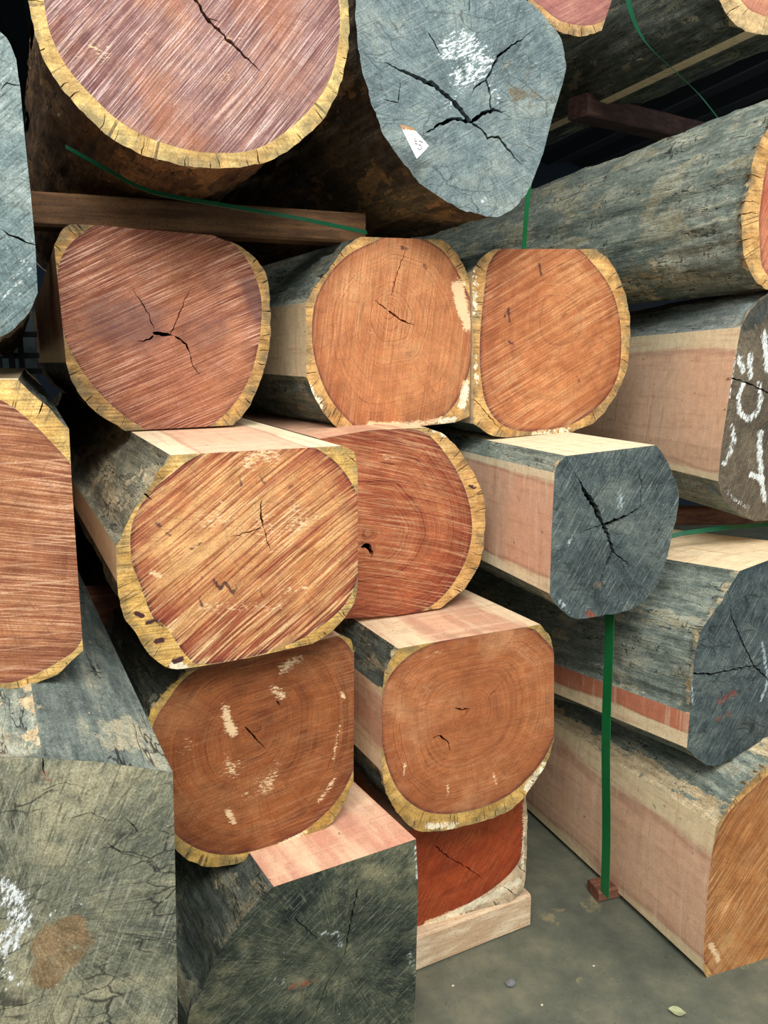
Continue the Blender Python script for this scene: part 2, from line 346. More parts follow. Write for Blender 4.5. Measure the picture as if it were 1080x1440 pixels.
def mat_plain_wood(key, c1, c2, seed=0, axis=0):
    m = M(key, 0.8); g = m.obj(); sc = [60, 60, 60]; sc[axis] = 5
    gr = m.noise(m.map(g, scale=tuple(sc), loc=(seed, 0, 0)), 1.0, 4, 0.6); big = m.noise(g, 7, 4); fi = m.noise(g, 210, 3, 0.7)
    col = m.mix(m.ss(m.math('ADD', m.math('MULTIPLY', gr, 0.6), m.math('MULTIPLY', big, 0.4)), 0.4, 0.62), c1, c2)
    col = m.mix(m.ss(fi, 0.54, 0.66, 0, 0.6), col, m.mix(1.0, c1, (0.6, 0.55, 0.5, 1), 'MULTIPLY'))
    return m.out(col, m.bump(fi, 0.4, 0.002, m.bump(gr, 0.3, 0.003)))
def mat_flat(key, c, rough=0.6, nz=40, amt=0.25, spec=None):
    m = M(key, rough); n = m.noise(m.obj(), nz, 4)
    if spec is not None: m.b.inputs['Specular IOR Level'].default_value = spec
    return m.out(m.mix(m.ss(n, 0.4, 0.65, 0, 1), c, m.mix(amt, c, (0.02, 0.02, 0.02, 1))), m.bump(n, 0.15, 0.001))

# ------------------------------------------------------------------ setting
m = M('concrete_floor', 0.8); g = m.geo()
b1 = m.noise(g, 1.6, 5, 0.6); b2 = m.noise(g, 9, 6, 0.65); b3 = m.noise(g, 120, 3, 0.7)
col = m.ramp(m.math('ADD', m.math('MULTIPLY', b1, 0.5), m.math('MULTIPLY', b2, 0.5)), [(0.38, rgb(74, 78, 68)), (0.52, rgb(96, 98, 84)), (0.66, rgb(122, 120, 98))])
col = m.mix(m.ss(m.noise(g, 6, 6, 0.7), 0.6, 0.68, 0, 0.5), col, rgb(160, 146, 104))
col = m.mix(m.ss(b3, 0.66, 0.76, 0, 0.6), col, rgb(160, 156, 136)); col = m.mix(m.ss(b3, 0.4, 0.3, 0, 0.6), col, rgb(48, 50, 46))
FLOOR = m.out(col, m.bump(b2, 0.3, 0.006, m.bump(b3, 0.3, 0.002)))
n = 60; xs = np.linspace(-6, 8, n); ys = np.linspace(-4, 7, n); V = [(x, y, 0) for y in ys for x in xs]
V = np.array(V, float)
o = mesh_obj('floor', V, [(j*n+i, j*n+i+1, (j+1)*n+i+1, (j+1)*n+i) for j in range(n-1) for i in range(n-1)], FLOOR, smooth=True); o['kind'] = 'structure'
WALL = mat_flat('dark_gap_backdrop', rgb(30, 42, 58), 0.9, 6, 0.5)  # added backdrop, coloured navy so the gaps between the logs go dark
o = mesh_obj('backdrop_wall', [(-6, 6.2, 0), (8, 6.2, 0), (8, 6.2, 4.6), (-6, 6.2, 4.6), (-6, 6.4, 0), (8, 6.4, 0), (8, 6.4, 4.6), (-6, 6.4, 4.6)],
    [(0, 1, 2, 3), (5, 4, 7, 6), (4, 0, 3, 7), (1, 5, 6, 2), (3, 2, 6, 7), (4, 5, 1, 0)], WALL); o['kind'] = 'structure'
ROOF = mat_flat('shading_roof_sheet', rgb(30, 36, 46), 0.8, 6, 0.4)  # unseen roof, added to block the sky and darken the upper gaps
V = []; F = []; k = 120
for i in range(k):
    x = -6+14*i/(k-1); z = 4.2+0.03*math.sin(i*2.1)
    for yy, zz in ((1.9, -0.9), (6.4, -1.0)): V += [(x, yy, z+zz), (x, yy, z+zz+0.01)]
for i in range(k-1):
    a = i*4; b = a+4; F += [(a, b, b+2, a+2), (a+1, a+3, b+3, b+1), (a, a+1, b+1, b), (a+2, b+2, b+3, a+3)]
o = mesh_obj('shading_roof', V, F, ROOF); o['kind'] = 'structure'

# ------------------------------------------------------------------ the log builder
SECTIONS = []      # cross-sections, for measuring how the logs meet
def log(label, Y, outline, vp, mats, heart=None, pith=None, length=2.4, taper=0.0, cracks=(), pale=(), dark=(), grey=(), bark_pale=(), res=0.006, rag=0.0035, lump=0.006, kind_name='squared_log', grow=0.0, checks=1.0):
    """outline: (x, y, 'b' or 's') round the sawn end, seen at depth Y; each letter says whether the flank that starts
    there is waney bark or sawn; vp: where the log's own axis runs to; cracks: (points, width) real splits cut into the end."""
    to2 = lambda x, y: at(x, y, Y)[[0, 2]]
    P = [to2(q[0], q[1]) for q in outline]; fl = [q[2] for q in outline]; nP = len(P)
    # densify: bark runs are smooth curves, sawn runs straight
    out = []; ofl = []
    for i in range(nP):
        b, c = P[i], P[(i+1) % nP]; a = P[i-1] if fl[i-1] == 'b' and fl[i] == 'b' else b-(c-b)
        d = P[(i+2) % nP] if fl[(i+1) % nP] == 'b' and fl[i] == 'b' else c+(c-b)
        k = max(2, int(np.linalg.norm(c-b)/0.009))
        for j in range(k):
            t = j/k
            q = 0.5*((2*b)+(c-a)*t+(2*a-5*b+4*c-d)*t*t+(3*b-a-3*c+d)*t**3) if fl[i] == 'b' else b+(c-b)*t
            out.append(q); ofl.append(fl[i])
    O = np.array(out); n = len(O)
    ctr = O.mean(0)
    seed = int(abs(ctr[0]*977+ctr[1]*571)) % 97+1
    nr = O-ctr; nr /= np.linalg.norm(nr, axis=1)[:, None]
    isb = np.array([f == 'b' and ofl[i-1] == 'b' for i, f in enumerate(ofl)], float)
    w3 = np.stack([O[:, 0]*60, O[:, 1]*60, np.full(n, seed*3.0)], 1)
    O = O+nr*((fbm(w3, seed, 3)-0.5)*2*rag*isb)[:, None]
    pith2 = to2(*pith) if pith else ctr
    H2 = catmull([to2(*q) for q in heart], 8) if heart else None
    def rho_of(Q):
        d = Q-pith2; r = np.linalg.norm(d, axis=1); a = np.arctan2(d[:, 1], d[:, 0])
        R = H2 if H2 is not None else O
        dd = R-pith2; ra = np.arctan2(dd[:, 1], dd[:, 0]); rr = np.linalg.norm(dd, axis=1); o_ = np.argsort(ra)
        ra, rr = ra[o_], rr[o_]; ra = np.r_[ra[-1]-2*np.pi, ra, ra[0]+2*np.pi]; rr = np.r_[rr[-1], rr, rr[0]]
        big_ = np.interp(a, ra, rr)
        return r/np.maximum(big_, 1e-4)
    # splits
    holes = []
    auto = []
    if H2 is not None and 'end' not in mats and checks:
        RO_ = rho_of(O); k = 0
        while k < n:
            if RO_[k] > 1.05 and ofl[k] == 'b':
                d_ = pith2-O[k]; Rh = np.linalg.norm(d_)/RO_[k]; full = np.linalg.norm(d_)-Rh; d_ = d_/np.linalg.norm(d_)
                ln = full*rng.uniform(0.35, 1.05); sw = np.array([-d_[1], d_[0]])*rng.uniform(-0.15, 0.15)
                auto.append((np.array([O[k]-d_*0.004, O[k]+(d_+sw)*ln*0.5, O[k]+(d_+sw*1.6)*ln]), rng.uniform(0.9, 2.4)*checks))
            k += int(rng.uniform(2, 9))
    for line, wd in list(cracks)+auto:
        L2 = line if isinstance(line, np.ndarray) else np.array([to2(*q) for q in line])
        dense = [L2[0]]
        for a, b in zip(L2[:-1], L2[1:]):
            k = max(1, int(np.linalg.norm(b-a)/0.006))
            for j in range(1, k+1):
                dense.append(a+(b-a)*j/k)
        D = np.array(dense); k = len(D); T = np.gradient(D, axis=0); T /= np.linalg.norm(T, axis=1)[:, None]+1e-9
        Nn = np.stack([-T[:, 1], T[:, 0]], 1)
        jit = (fbm(np.stack([D[:, 0]*160, D[:, 1]*160, np.zeros(k)], 1), seed, 2)-0.5)*0.006
        D = D+Nn*(jit*np.minimum(1, np.arange(k)/2))[:, None]
        tt = np.linspace(0, 1, k); prof = np.minimum(1, (1-tt)*2.2)**0.8*(0.55+0.9*rng.random(k)); prof[-1] = 0.0; prof[0] *= 0.4
        wpx = wd*0.62*Y/FOC/2
        A = D+Nn*(wpx*prof+0.0002)[:, None]; B = D-Nn*(wpx*prof+0.0002)[:, None]
        holes.append(np.vstack([A, B[::-1]]))
    # triangulate the end with outline, heartwood edge and splits as constraints
    pts = [tuple(q) for q in O]; edges = [(i, (i+1) % n) for i in range(n)]
    if H2 is not None and 'end' not in mats:
        b0 = len(pts); pts += [tuple(q) for q in H2]; edges += [(b0+i, b0+(i+1) % len(H2)) for i in range(len(H2))]
    for hp in holes:
        b0 = len(pts); pts += [tuple(q) for q in hp]; edges += [(b0+i, b0+(i+1) % len(hp)) for i in range(len(hp))]
    mn, mx = O.min(0), O.max(0)
    gx, gy = np.meshgrid(np.arange(mn[0], mx[0], res), np.arange(mn[1], mx[1], res)); G = np.stack([gx.ravel(), gy.ravel()], 1)
    G = G+(rng.random(G.shape)-0.5)*res*0.6; G = G[inside(G, O)]
    pts += [tuple(q) for q in G]
    r = delaunay_2d_cdt([Vector(q) for q in pts], edges, [], 0, 1e-6)
    VV = np.array([tuple(v) for v in r[0]]); FF = np.array(r[2])
    cen = VV[FF].mean(1)
    keep = inside(cen, O)
    inh = np.zeros(len(cen), bool)
    for hp in holes: inh |= inside(cen, hp)
    hmask = inside(cen, H2) if H2 is not None else np.ones(len(cen), bool)
    rimd = np.min(np.linalg.norm(VV[:, None, :]-O[None, ::3, :], axis=2), axis=1)
    if 'end' in mats: hmask[:] = True
    rel = (fbm(np.stack([VV[:, 0]*14, VV[:, 1]*14, np.full(len(VV), seed*1.0)], 1), seed+3, 4)-0.5)*lump*np.clip(rimd/0.02, 0, 1)
    def field(strokes):
        v = np.zeros(len(VV))
        for line, wd, s_ in strokes:
            L2 = [to2(*q) for q in line]
            if len(L2) == 1: L2 = L2*2
            d = seg_dist(VV, L2)/(wd*Y/FOC)
            v = np.maximum(v, s_*np.clip(1.35-d*0.7, 0, 1))
        return v
    fp, fd, fg = field(pale), field(dark), field(grey)
    RH = rho_of(VV)
    pos = np.stack([VV[:, 0], np.full(len(VV), Y)+rel, VV[:, 1]], 1)
    face = np.stack([VV[:, 0]-pith2[0], VV[:, 1]-pith2[1], np.zeros(len(VV))], 1)
    base = np.array([ctr[0], Y, O[:, 1].min()])
    root = thing(kind_name, base, label, 'log')
    def sub(name, sel, mat):
        f = FF[sel]
        if not len(f): return None
        used, inv = np.unique(f, return_inverse=True); f = inv.reshape(-1, 3)
        a, b, c = [VV[used][f[:, k]] for k in range(3)]
        cr = (b-a)[:, 0]*(c-a)[:, 1]-(b-a)[:, 1]*(c-a)[:, 0]; f[cr < 0] = f[cr < 0][:, ::-1]
        vs_ = pos[used]; faces = [tuple(map(int, q)) for q in f]
        at_ = {'face': face[used], 'rho': RH[used], 'pale': fp[used], 'dark': fd[used], 'grey': fg[used], 'rim': np.clip(1-rimd[used]/0.03, 0, 1)}
        # split walls, 18 mm deep
        if holes:
            e = {}
            for q in faces:
                for k in range(3):
                    ed = (q[k], q[(k+1) % 3]); e[ed] = 1
            he = set()
            inv2 = {int(u): i for i, u in enumerate(used)}
            for q in FF[keep & inh]:
                for k in range(3):
                    a_, b_ = int(q[k]), int(q[(k+1) % 3])
                    if a_ in inv2 and b_ in inv2: he.add((inv2[a_], inv2[b_])); he.add((inv2[b_], inv2[a_]))
            wl = [ed for ed in e if ed in he]
            if wl:
                idx = sorted({v for ed in wl for v in ed}); mp = {v: len(vs_)+i for i, v in enumerate(idx)}
                dv = vs_[idx]+np.array([0, 0.018, 0]); vs_ = np.vstack([vs_, dv])
                for k in at_: at_[k] = np.concatenate([at_[k], at_[k][idx]])
                faces += [(b_, a_, mp[a_], mp[b_]) for a_, b_ in wl]
        o_ = mesh_obj(name, vs_, faces, mat, root, at_); return o_
    if 'end' not in mats:
        sm = keep & ~inh & ~hmask; lab = np.arange(len(VV)); T_ = FF[sm]
        while True:                                  # one sapwood part per unbroken piece of the rim
            mn_ = lab[T_].min(1); new = lab.copy()
            for k in range(3): np.minimum.at(new, T_[:, k], mn_)
            new = new[new]
            if (new == lab).all(): break
            lab = new
        tl = lab[FF[:, 0]]; ids_, cnt = np.unique(tl[sm], return_counts=True); small = np.isin(tl, ids_[cnt < 14]) & sm
        sub('heartwood', (keep & ~inh & hmask) | small, mats['heart'])
        for q in ids_[cnt >= 14]: sub('sapwood', sm & (tl == q), mats['sap'])
    else:
        sub('weathered_end', keep & ~inh, mats['end'])
    # flanks
    ax = ray(*vp); ax = ax/ax[1]
    ss_ = [0.0]; st = 0.007
    while ss_[-1] < length: ss_.append(ss_[-1]+st); st = 0.007 if ss_[-1] < 0.15 else min(st*1.07, 0.12)
    S = np.array(ss_)
    arc = np.r_[0, np.cumsum(np.linalg.norm(np.diff(np.vstack([O, O[:1]]), axis=0), axis=1))]
    RO = rho_of(O)
    anchor = np.array([ctr[0], O[:, 1].min()])
    runs = []
    start = next((i for i in range(n) if ofl[i] != ofl[i-1]), None)
    if start is None: runs.append((ofl[0], list(range(n))+[0], True))
    else:
        i = start; done = 0
        while done < n:
            j = i; ids = [j % n]
            while ofl[j % n] == ofl[i % n] and done < n: j += 1; done += 1; ids.append(j % n)
            runs.append((ofl[i % n], ids, False)); i = j
    tp = 1-taper*np.minimum(S, 0.9)+grow*np.minimum(S, 0.9)
    def ring_pts(k): return anchor+(O-anchor)*tp[k]
    nx_ = np.roll(O, -1, 0)-np.roll(O, 1, 0); on = np.stack([nx_[:, 1], -nx_[:, 0]], 1); on /= np.linalg.norm(on, axis=1)[:, None]
    if ((O-ctr)*on).sum(1).mean() < 0: on = -on
    SECTIONS.append((label, Y, length, O, ax, ring_pts, S))
    for typ, ids, closed in runs:
        ids = np.array(ids); kk = len(ids); VX = []; SK = []; PL = []; RR = []
        ar = arc[:-1][ids].copy(); 
        for q in range(1, kk):
            if ar[q] < ar[q-1]: ar[q:] += arc[-1]
        edgef = np.ones(kk) if closed else np.clip(np.minimum(ar-ar[0], ar[-1]-ar)/0.018, 0, 1)
        for k, s in enumerate(S):
            Q = ring_pts(k)[ids]; p3 = np.stack([Q[:, 0]+ax[0]*s, np.full(kk, Y+s), Q[:, 1]+ax[2]*s], 1)
            sk = np.stack([np.full(kk, s), ar, np.full(kk, seed*1.0)], 1)
            if typ == 'b':
                nn = np.stack([sk[:, 0]*7, sk[:, 1]*26, sk[:, 2]], 1)
                big_ = fbm(nn, seed, 5); fine_ = fbm(np.stack([sk[:, 0]*40, sk[:, 1]*110, sk[:, 2]], 1), seed+9, 3)
                dis = (-(0.022*(big_-0.2)+0.008*(fine_-0.3)))*min(1, s/0.03)*edgef
                p3[:, 0] += on[ids][:, 0]*dis; p3[:, 2] += on[ids][:, 1]*dis
            VX.append(p3); SK.append(sk); RR.append(RO[ids]*1.0)
        VX = np.vstack(VX); SK = np.vstack(SK); RR = np.concatenate(RR); PL = np.zeros(len(VX))
        for (s0, s1, a0, a1, v_) in list(bark_pale)+([(-0.1, 0.022, -0.2, 1.2, 0.5)] if H2 is not None else []):
            sa = (SK[:, 1]-ar[0])/(ar[-1]-ar[0])
            PL = np.maximum(PL, v_*np.clip(np.minimum.reduce([(SK[:, 0]-s0)/0.02+0.5, (s1-SK[:, 0])/0.02+0.5, (sa-a0)/0.06+0.5, (a1-sa)/0.06+0.5]), 0, 1))
        K = len(S); faces = []
        for k in range(K-1):
            for j in range(kk-1):
                faces.append((k*kk+j, (k+1)*kk+j, (k+1)*kk+j+1, k*kk+j+1))
        mesh_obj('bark' if typ == 'b' else 'sawn_flank', VX, faces, mats['bark'] if typ == 'b' else mats['sawn'], root,
                 {'skin': SK, 'rho': RR, 'pale': PL}, smooth=(typ == 'b'))
    Q = ring_pts(len(S)-1); s = S[-1]
    mesh_obj('rear_end', np.stack([Q[:, 0]+ax[0]*s, np.full(n, Y+s), Q[:, 1]+ax[2]*s], 1), [tuple(range(n))], mats.get('sawn'), root,
             {'skin': np.zeros((n, 3)), 'rho': np.ones(n)*1.2, 'pale': np.zeros(n)})
    return root


# ------------------------------------------------------------------ the logs
CREAM = rgb(232, 208, 168); PINK = rgb(222, 172, 140)
BK_D = (rgb(44, 50, 46), rgb(78, 84, 76), rgb(122, 124, 106))        # dark grey-green skin
BK_L = (rgb(82, 92, 86), rgb(120, 130, 120), rgb(166, 168, 150))     # paler grey skin
BK_B = (rgb(46, 40, 34), rgb(84, 74, 62), rgb(120, 108, 88))         # brownish skin
OCH = (rgb(220, 174, 108), rgb(192, 142, 82))
def skins(key, bk, seed, patch=0.3, pc=rgb(150, 140, 116), sapc=CREAM, heartc=PINK, marks=0.3, dirt=0.25):
    return {'bark': mat_bark(key, *bk, seed=seed, patch=patch, patch_col=pc), 'sawn': mat_sawn(key, sapc, heartc, seed, marks, dirt)}

# --- right end of the bottom: the big beam on the floor
log('large squared log on the floor at lower right with a long pink sawn flank', 1.28,
    [(1007, 1162, 's'), (1002, 1195, 's'), (996, 1245, 's'), (990, 1324, 's'), (989, 1366, 'b'), (1003, 1388, 'b'), (1022, 1397, 'b'), (1050, 1395, 's'), (1230, 1330, 'b'), (1262, 1290, 'b'), (1270, 1240, 's'), (1262, 1120, 'b'), (1235, 1062, 'b'), (1180, 1035, 'b'), (1130, 1045, 'b'), (1080, 1076, 'b'), (1040, 1115, 'b')],
    (34, 510), {'heart': mat_heart('beam', rgb(140, 80, 40), rgb(184, 122, 68), rgb(214, 164, 108), 0.5, 52, 0.4, 11, 0.5), 'sap': mat_sap('beam', *OCH, 52, 0.3, 11), **skins('beam', BK_L, 11, 0.35, rgb(160, 156, 134), marks=0.25, dirt=0.08, sapc=rgb(228, 206, 166), heartc=rgb(226, 182, 150))},
    heart=[(1012, 1165), (990, 1260), (980, 1320), (1003, 1372), (1040, 1390), (1100, 1376), (1200, 1320), (1245, 1250), (1240, 1130), (1180, 1052), (1120, 1062), (1060, 1108)], pith=(1095, 1240),
    taper=0.10, pale=[([(1000, 1330), (1012, 1350)], 7, 0.8)], dark=[([(1085, 1225), (1110, 1260)], 26, 0.5)], length=2.6,
    bark_pale=[(-0.1, 3, 0.93, 1.1, 0.9), (-0.1, 0.13, 0.5, 0.72, 0.85)])
log('dark weathered log above the strapped floor log, split across its grey end, pale sawn top', 1.36,
    [(1015, 845, 'b'), (985, 890, 'b'), (974, 950, 'b'), (970, 1004, 's'), (966, 1052, 'b'), (980, 1066, 'b'), (1000, 1077, 'b'), (1030, 1068, 's'), (1100, 1022, 's'), (1190, 960, 'b'), (1225, 920, 'b'), (1230, 860, 'b'), (1210, 800, 'b'), (1180, 772, 's'), (1080, 788, 's'), (1040, 803, 'b')],
    (-60, 625), {'end': mat_grey('split', rgb(42, 52, 54), rgb(66, 78, 80), rgb(98, 108, 104), 60, 5, paint=rgb(170, 186, 190), net=0.6), 'bark': mat_bark('split', *BK_L, seed=5, patch=0.35, patch_col=rgb(170, 158, 126)), 'sawn': mat_sawn('split', CREAM, rgb(198, 124, 94), 5)},
    heart=[(1030, 1060), (972, 1034), (958, 1010), (985, 950), (1010, 880), (1060, 820), (1120, 800), (1190, 830), (1205, 900), (1160, 980), (1090, 1040)], pith=(1062, 940), cracks=[([(974, 947), (1000, 948), (1030, 942), (1066, 936), (1090, 920)], 7), ([(1062, 940), (1045, 905), (1030, 870), (1026, 840)], 5), ([(1062, 938), (1085, 960), (1110, 1000)], 5)],
    pale=[([(1072, 905), (1080, 960), (1070, 985)], 4, 0.75), ([(972, 930), (974, 990)], 3, 0.7), ([(1030, 950), (1060, 925)], 3, 0.6)], grey=[([(1014, 985), (1032, 975)], 12, 0.55), ([(1012, 1010), (1026, 1004)], 10, 0.5)], length=2.2)
log('pale squared log at right edge, white paint numbers on its brown end', 1.5,
    [(1054, 438, 'b'), (1042, 460, 's'), (1032, 512, 's'), (1022, 579, 's'), (1014, 631, 's'), (1010, 677, 'b'), (1018, 702, 'b'), (1035, 719, 'b'), (1062, 733, 's'), (1200, 722, 'b'), (1240, 680, 'b'), (1250, 600, 's'), (1248, 480, 'b'), (1220, 420, 'b'), (1180, 398, 'b'), (1130, 394, 'b'), (1090, 405, 'b'), (1070, 420, 'b')],
    (380, 520), {'end': mat_grey('painted', rgb(70, 62, 52), rgb(98, 86, 70), rgb(124, 112, 90), 70, 8, paint=rgb(232, 236, 232), net=0.3, saw=0.3, brown=rgb(66, 72, 70)), 'bark': mat_bark('painted', rgb(98, 110, 110), rgb(136, 146, 142), rgb(170, 172, 158), seed=8, patch=0.2), 'sawn': mat_sawn('painted', rgb(236, 216, 178), rgb(230, 190, 158), 8, 0.2, 0.14)},
    heart=[(1056, 462), (1028, 510), (1006, 590), (1002, 640), (1036, 694), (1120, 715), (1200, 680), (1220, 560), (1200, 450), (1130, 420)], pith=(1120, 560), res=0.004, cracks=[([(1020, 530), (1050, 538), (1080, 552), (1110, 560)], 4)],
    pale=[([(1040, 505), (1045, 520)], 8, 0.72), ([(1055, 500), (1056, 530)], 7, 0.7), ([(1045, 540), (1038, 560), (1040, 580), (1052, 590), (1064, 582), (1070, 562), (1068, 540)], 6, 0.72), ([(1030, 600), (1033, 620), (1025, 640), (1018, 652)], 5.5, 0.68), ([(1070, 608), (1068, 640), (1072, 690), (1075, 702)], 7, 0.75), ([(1055, 668), (1072, 672)], 6, 0.8), ([(1075, 470), (1080, 520)], 7, 0.8), ([(1020, 690), (1050, 715)], 5, 0.5), ([(1036, 490), (1026, 560)], 2, 0.6)],
    dark=[([(1045, 450), (1085, 430), (1120, 420)], 22, 0.8)], length=2.4)
log('huge round grey-skinned log at upper right, orange end at the picture edge', 1.5,
    [(1085, 175, 'b'), (1062, 215, 'b'), (1054, 262, 'b'), (1044, 295, 'b'), (1044, 345, 'b'), (1056, 385, 'b'), (1074, 405, 'b'), (1110, 406, 's'), (1280, 385, 'b'), (1330, 320, 'b'), (1330, 220, 'b'), (1270, 145, 'b'), (1200, 112, 'b'), (1130, 118, 'b')],
    (139, 500), {'heart': mat_heart('round', rgb(158, 78, 60), rgb(196, 112, 78), rgb(214, 150, 110), 0.4, 70, 0.3, 13), 'sap': mat_sap('round', *OCH, 70, 0.3, 13), **skins('round', BK_L, 13, 0.5, rgb(150, 144, 116))},
    heart=[(1110, 180), (1080, 225), (1070, 290), (1068, 340), (1078, 385), (1120, 408), (1250, 385), (1300, 310), (1295, 220), (1240, 160), (1180, 138)], pith=(1180, 270), kind_name='round_log', length=2.6, bark_pale=[(0.3, 1.7, 0.86, 1.1, 0.42)], lump=0.01, rag=0.006)
# --- centre: rows on the right
log('dark cracked grey log end with pale sawn flank, right of centre, strap below it', 1.45,
    [(797, 641, 's'), (922, 626, 'b'), (938, 648, 'b'), (951, 680, 'b'), (954, 710, 'b'), (946, 750, 'b'), (936, 790, 'b'), (920, 828, 'b'), (888, 856, 'b'), (842, 866, 'b'), (812, 870, 'b'), (786, 856, 'b'), (773, 835, 's'), (776, 740, 's'), (780, 665, 'b'), (786, 650, 'b')],
    (110, 505), {'end': mat_grey('cracked', rgb(44, 54, 56), rgb(74, 86, 86), rgb(108, 116, 110), 58, 3, paint=rgb(168, 182, 184), saw=0.6, net=0.4, ringy=0.6), 'bark': mat_bark('cracked', *BK_L, seed=3, patch=0.3), 'sawn': mat_sawn('cracked', rgb(236, 220, 184), rgb(224, 178, 148), 3, 0.4, 0.05)},
    heart=[(800, 655), (770, 700), (762, 760), (774, 815), (810, 850), (870, 850), (920, 800), (940, 720), (925, 660), (880, 635)], pith=(848, 736), res=0.005, cracks=[([(848, 738), (838, 714), (824, 695), (812, 670)], 13), ([(848, 738), (856, 752), (862, 775), (850, 800), (842, 822)], 11), ([(848, 738), (868, 732), (888, 722), (906, 710)], 10), ([(848, 738), (830, 744), (815, 750)], 3), ([(862, 775), (880, 790), (886, 800)], 3), ([(900, 714), (903, 680), (897, 655)], 3)],
    pale=[([(872, 692), (873, 712)], 8, 0.6), ([(806, 752), (798, 765)], 6, 0.5), ([(785, 843), (800, 860)], 5, 0.6)], dark=[([(828, 820), (850, 835)], 14, 0.55)], grey=[([(828, 863), (834, 866)], 6, 0.8)], length=2.2)
log('orange squared log end, right one of the touching pair', 1.80,
    [(700, 350, 's'), (838, 350, 'b'), (860, 370, 'b'), (879, 412, 'b'), (886, 460, 'b'), (881, 520, 'b'), (862, 562, 'b'), (835, 594, 'b'), (806, 607, 's'), (712, 615, 'b'), (690, 612, 'b'), (666, 596, 's'), (664, 382, 'b'), (682, 357, 'b')],
    (60, 505), {'heart': mat_heart('pair_right', rgb(144, 76, 44), rgb(188, 118, 72), rgb(212, 152, 100), 0.6, 28, 0.36, 21, 0.75), 'sap': mat_sap('pair_right', *OCH, 40, 0.3, 21, 0.35), **skins('pair_right', BK_L, 21)},
    heart=[(690, 366), (720, 345), (800, 345), (835, 372), (862, 412), (873, 465), (870, 525), (845, 568), (802, 597), (752, 607), (710, 600), (687, 575), (677, 540), (675, 480), (681, 410)], pith=(795, 440),
    dark=[([(710, 445), (716, 432), (717, 452)], 2.5, 0.75), ([(716, 480), (722, 484)], 3, 0.75), ([(758, 370), (761, 388)], 3, 0.75), ([(812, 530), (816, 540)], 3, 0.6), ([(790, 445), (800, 436)], 4, 0.6)],
    pale=[([(668, 380), (668, 440)], 5, 0.6), ([(669, 500), (670, 540)], 4, 0.6), ([(750, 610), (800, 604)], 5, 0.6)], cracks=[([(664, 560), (680, 575), (700, 600), (712, 610)], 2)])
log('orange squared log end with fine rings, left one of the touching pair', 1.80,
    [(508, 333, 's'), (622, 337, 'b'), (645, 360, 'b'), (660, 392, 's'), (662, 470, 's'), (660, 585, 'b'), (640, 594, 's'), (490, 610, 'b'), (468, 596, 'b'), (446, 565, 'b'), (431, 530, 's'), (430, 425, 'b'), (445, 400, 'b'), (462, 380, 'b'), (482, 350, 'b')],
    (-40, 496), {'heart': mat_heart('pair_left', rgb(148, 84, 50), rgb(192, 124, 78), rgb(218, 164, 112), 0.95, 82, 0.22, 22, 0.7), 'sap': mat_sap('pair_left', *OCH, 82, 0.2, 22, 0.3), **skins('pair_left', BK_L, 22, 0.3, dirt=0.2)},
    heart=[(530, 338), (560, 326), (595, 336), (625, 355), (650, 395), (668, 445), (664, 500), (650, 550), (625, 585), (580, 608), (520, 612), (490, 592), (458, 550), (440, 490), (442, 430), (460, 390), (490, 358)], pith=(544, 435),
    cracks=[([(546, 437), (560, 448), (584, 458)], 4), ([(544, 435), (526, 422)], 2.5), ([(550, 415), (560, 380), (570, 350), (571, 340)], 2), ([(431, 525), (445, 523)], 2)],
    pale=[([(645, 405), (652, 440), (658, 455)], 9, 0.95), ([(655, 540), (650, 570)], 6, 0.9), ([(520, 598), (580, 597), (640, 590)], 5, 0.8), ([(432, 545), (450, 570)], 6, 0.8), ([(520, 470), (540, 480)], 4, 0.35)],
    dark=[([(565, 348), (572, 350)], 4, 0.7), ([(596, 373), (600, 378)], 3, 0.7), ([(500, 360), (470, 420)], 5, 0.35)])
log('log end with a knot hole and bold curved rings, half hidden below the touching pair', 1.66,
    [(450, 617, 's'), (520, 605, 's'), (600, 601, 'b'), (625, 612, 'b'), (650, 640, 'b'), (678, 690, 'b'), (682, 740, 'b'), (675, 790, 'b'), (655, 825, 'b'), (620, 855, 's'), (560, 865, 's'), (455, 872, 's'), (440, 850, 's'), (440, 640, 'b')],
    (60, 510), {'heart': mat_heart('knothole', rgb(118, 50, 34), rgb(172, 96, 60), rgb(204, 142, 94), 1.8, -14, 0.35, 23, 0.6), 'sap': mat_sap('knothole', *OCH, -30, 0.4, 23, 0.2), **skins('knothole', BK_D, 23)},
    heart=[(430, 612), (520, 604), (590, 606), (625, 636), (655, 690), (664, 745), (652, 795), (625, 835), (595, 858), (540, 875), (430, 880), (410, 750)], pith=(516, 750),
    cracks=[([(508, 770), (513, 768), (520, 770), (524, 780), (521, 786)], 10)],
    dark=[([(508, 765), (524, 768)], 8, 0.6), ([(660, 684), (668, 686)], 3, 0.9)], pale=[([(540, 642), (550, 646)], 5, 0.6), ([(610, 604), (625, 612)], 4, 0.7)])
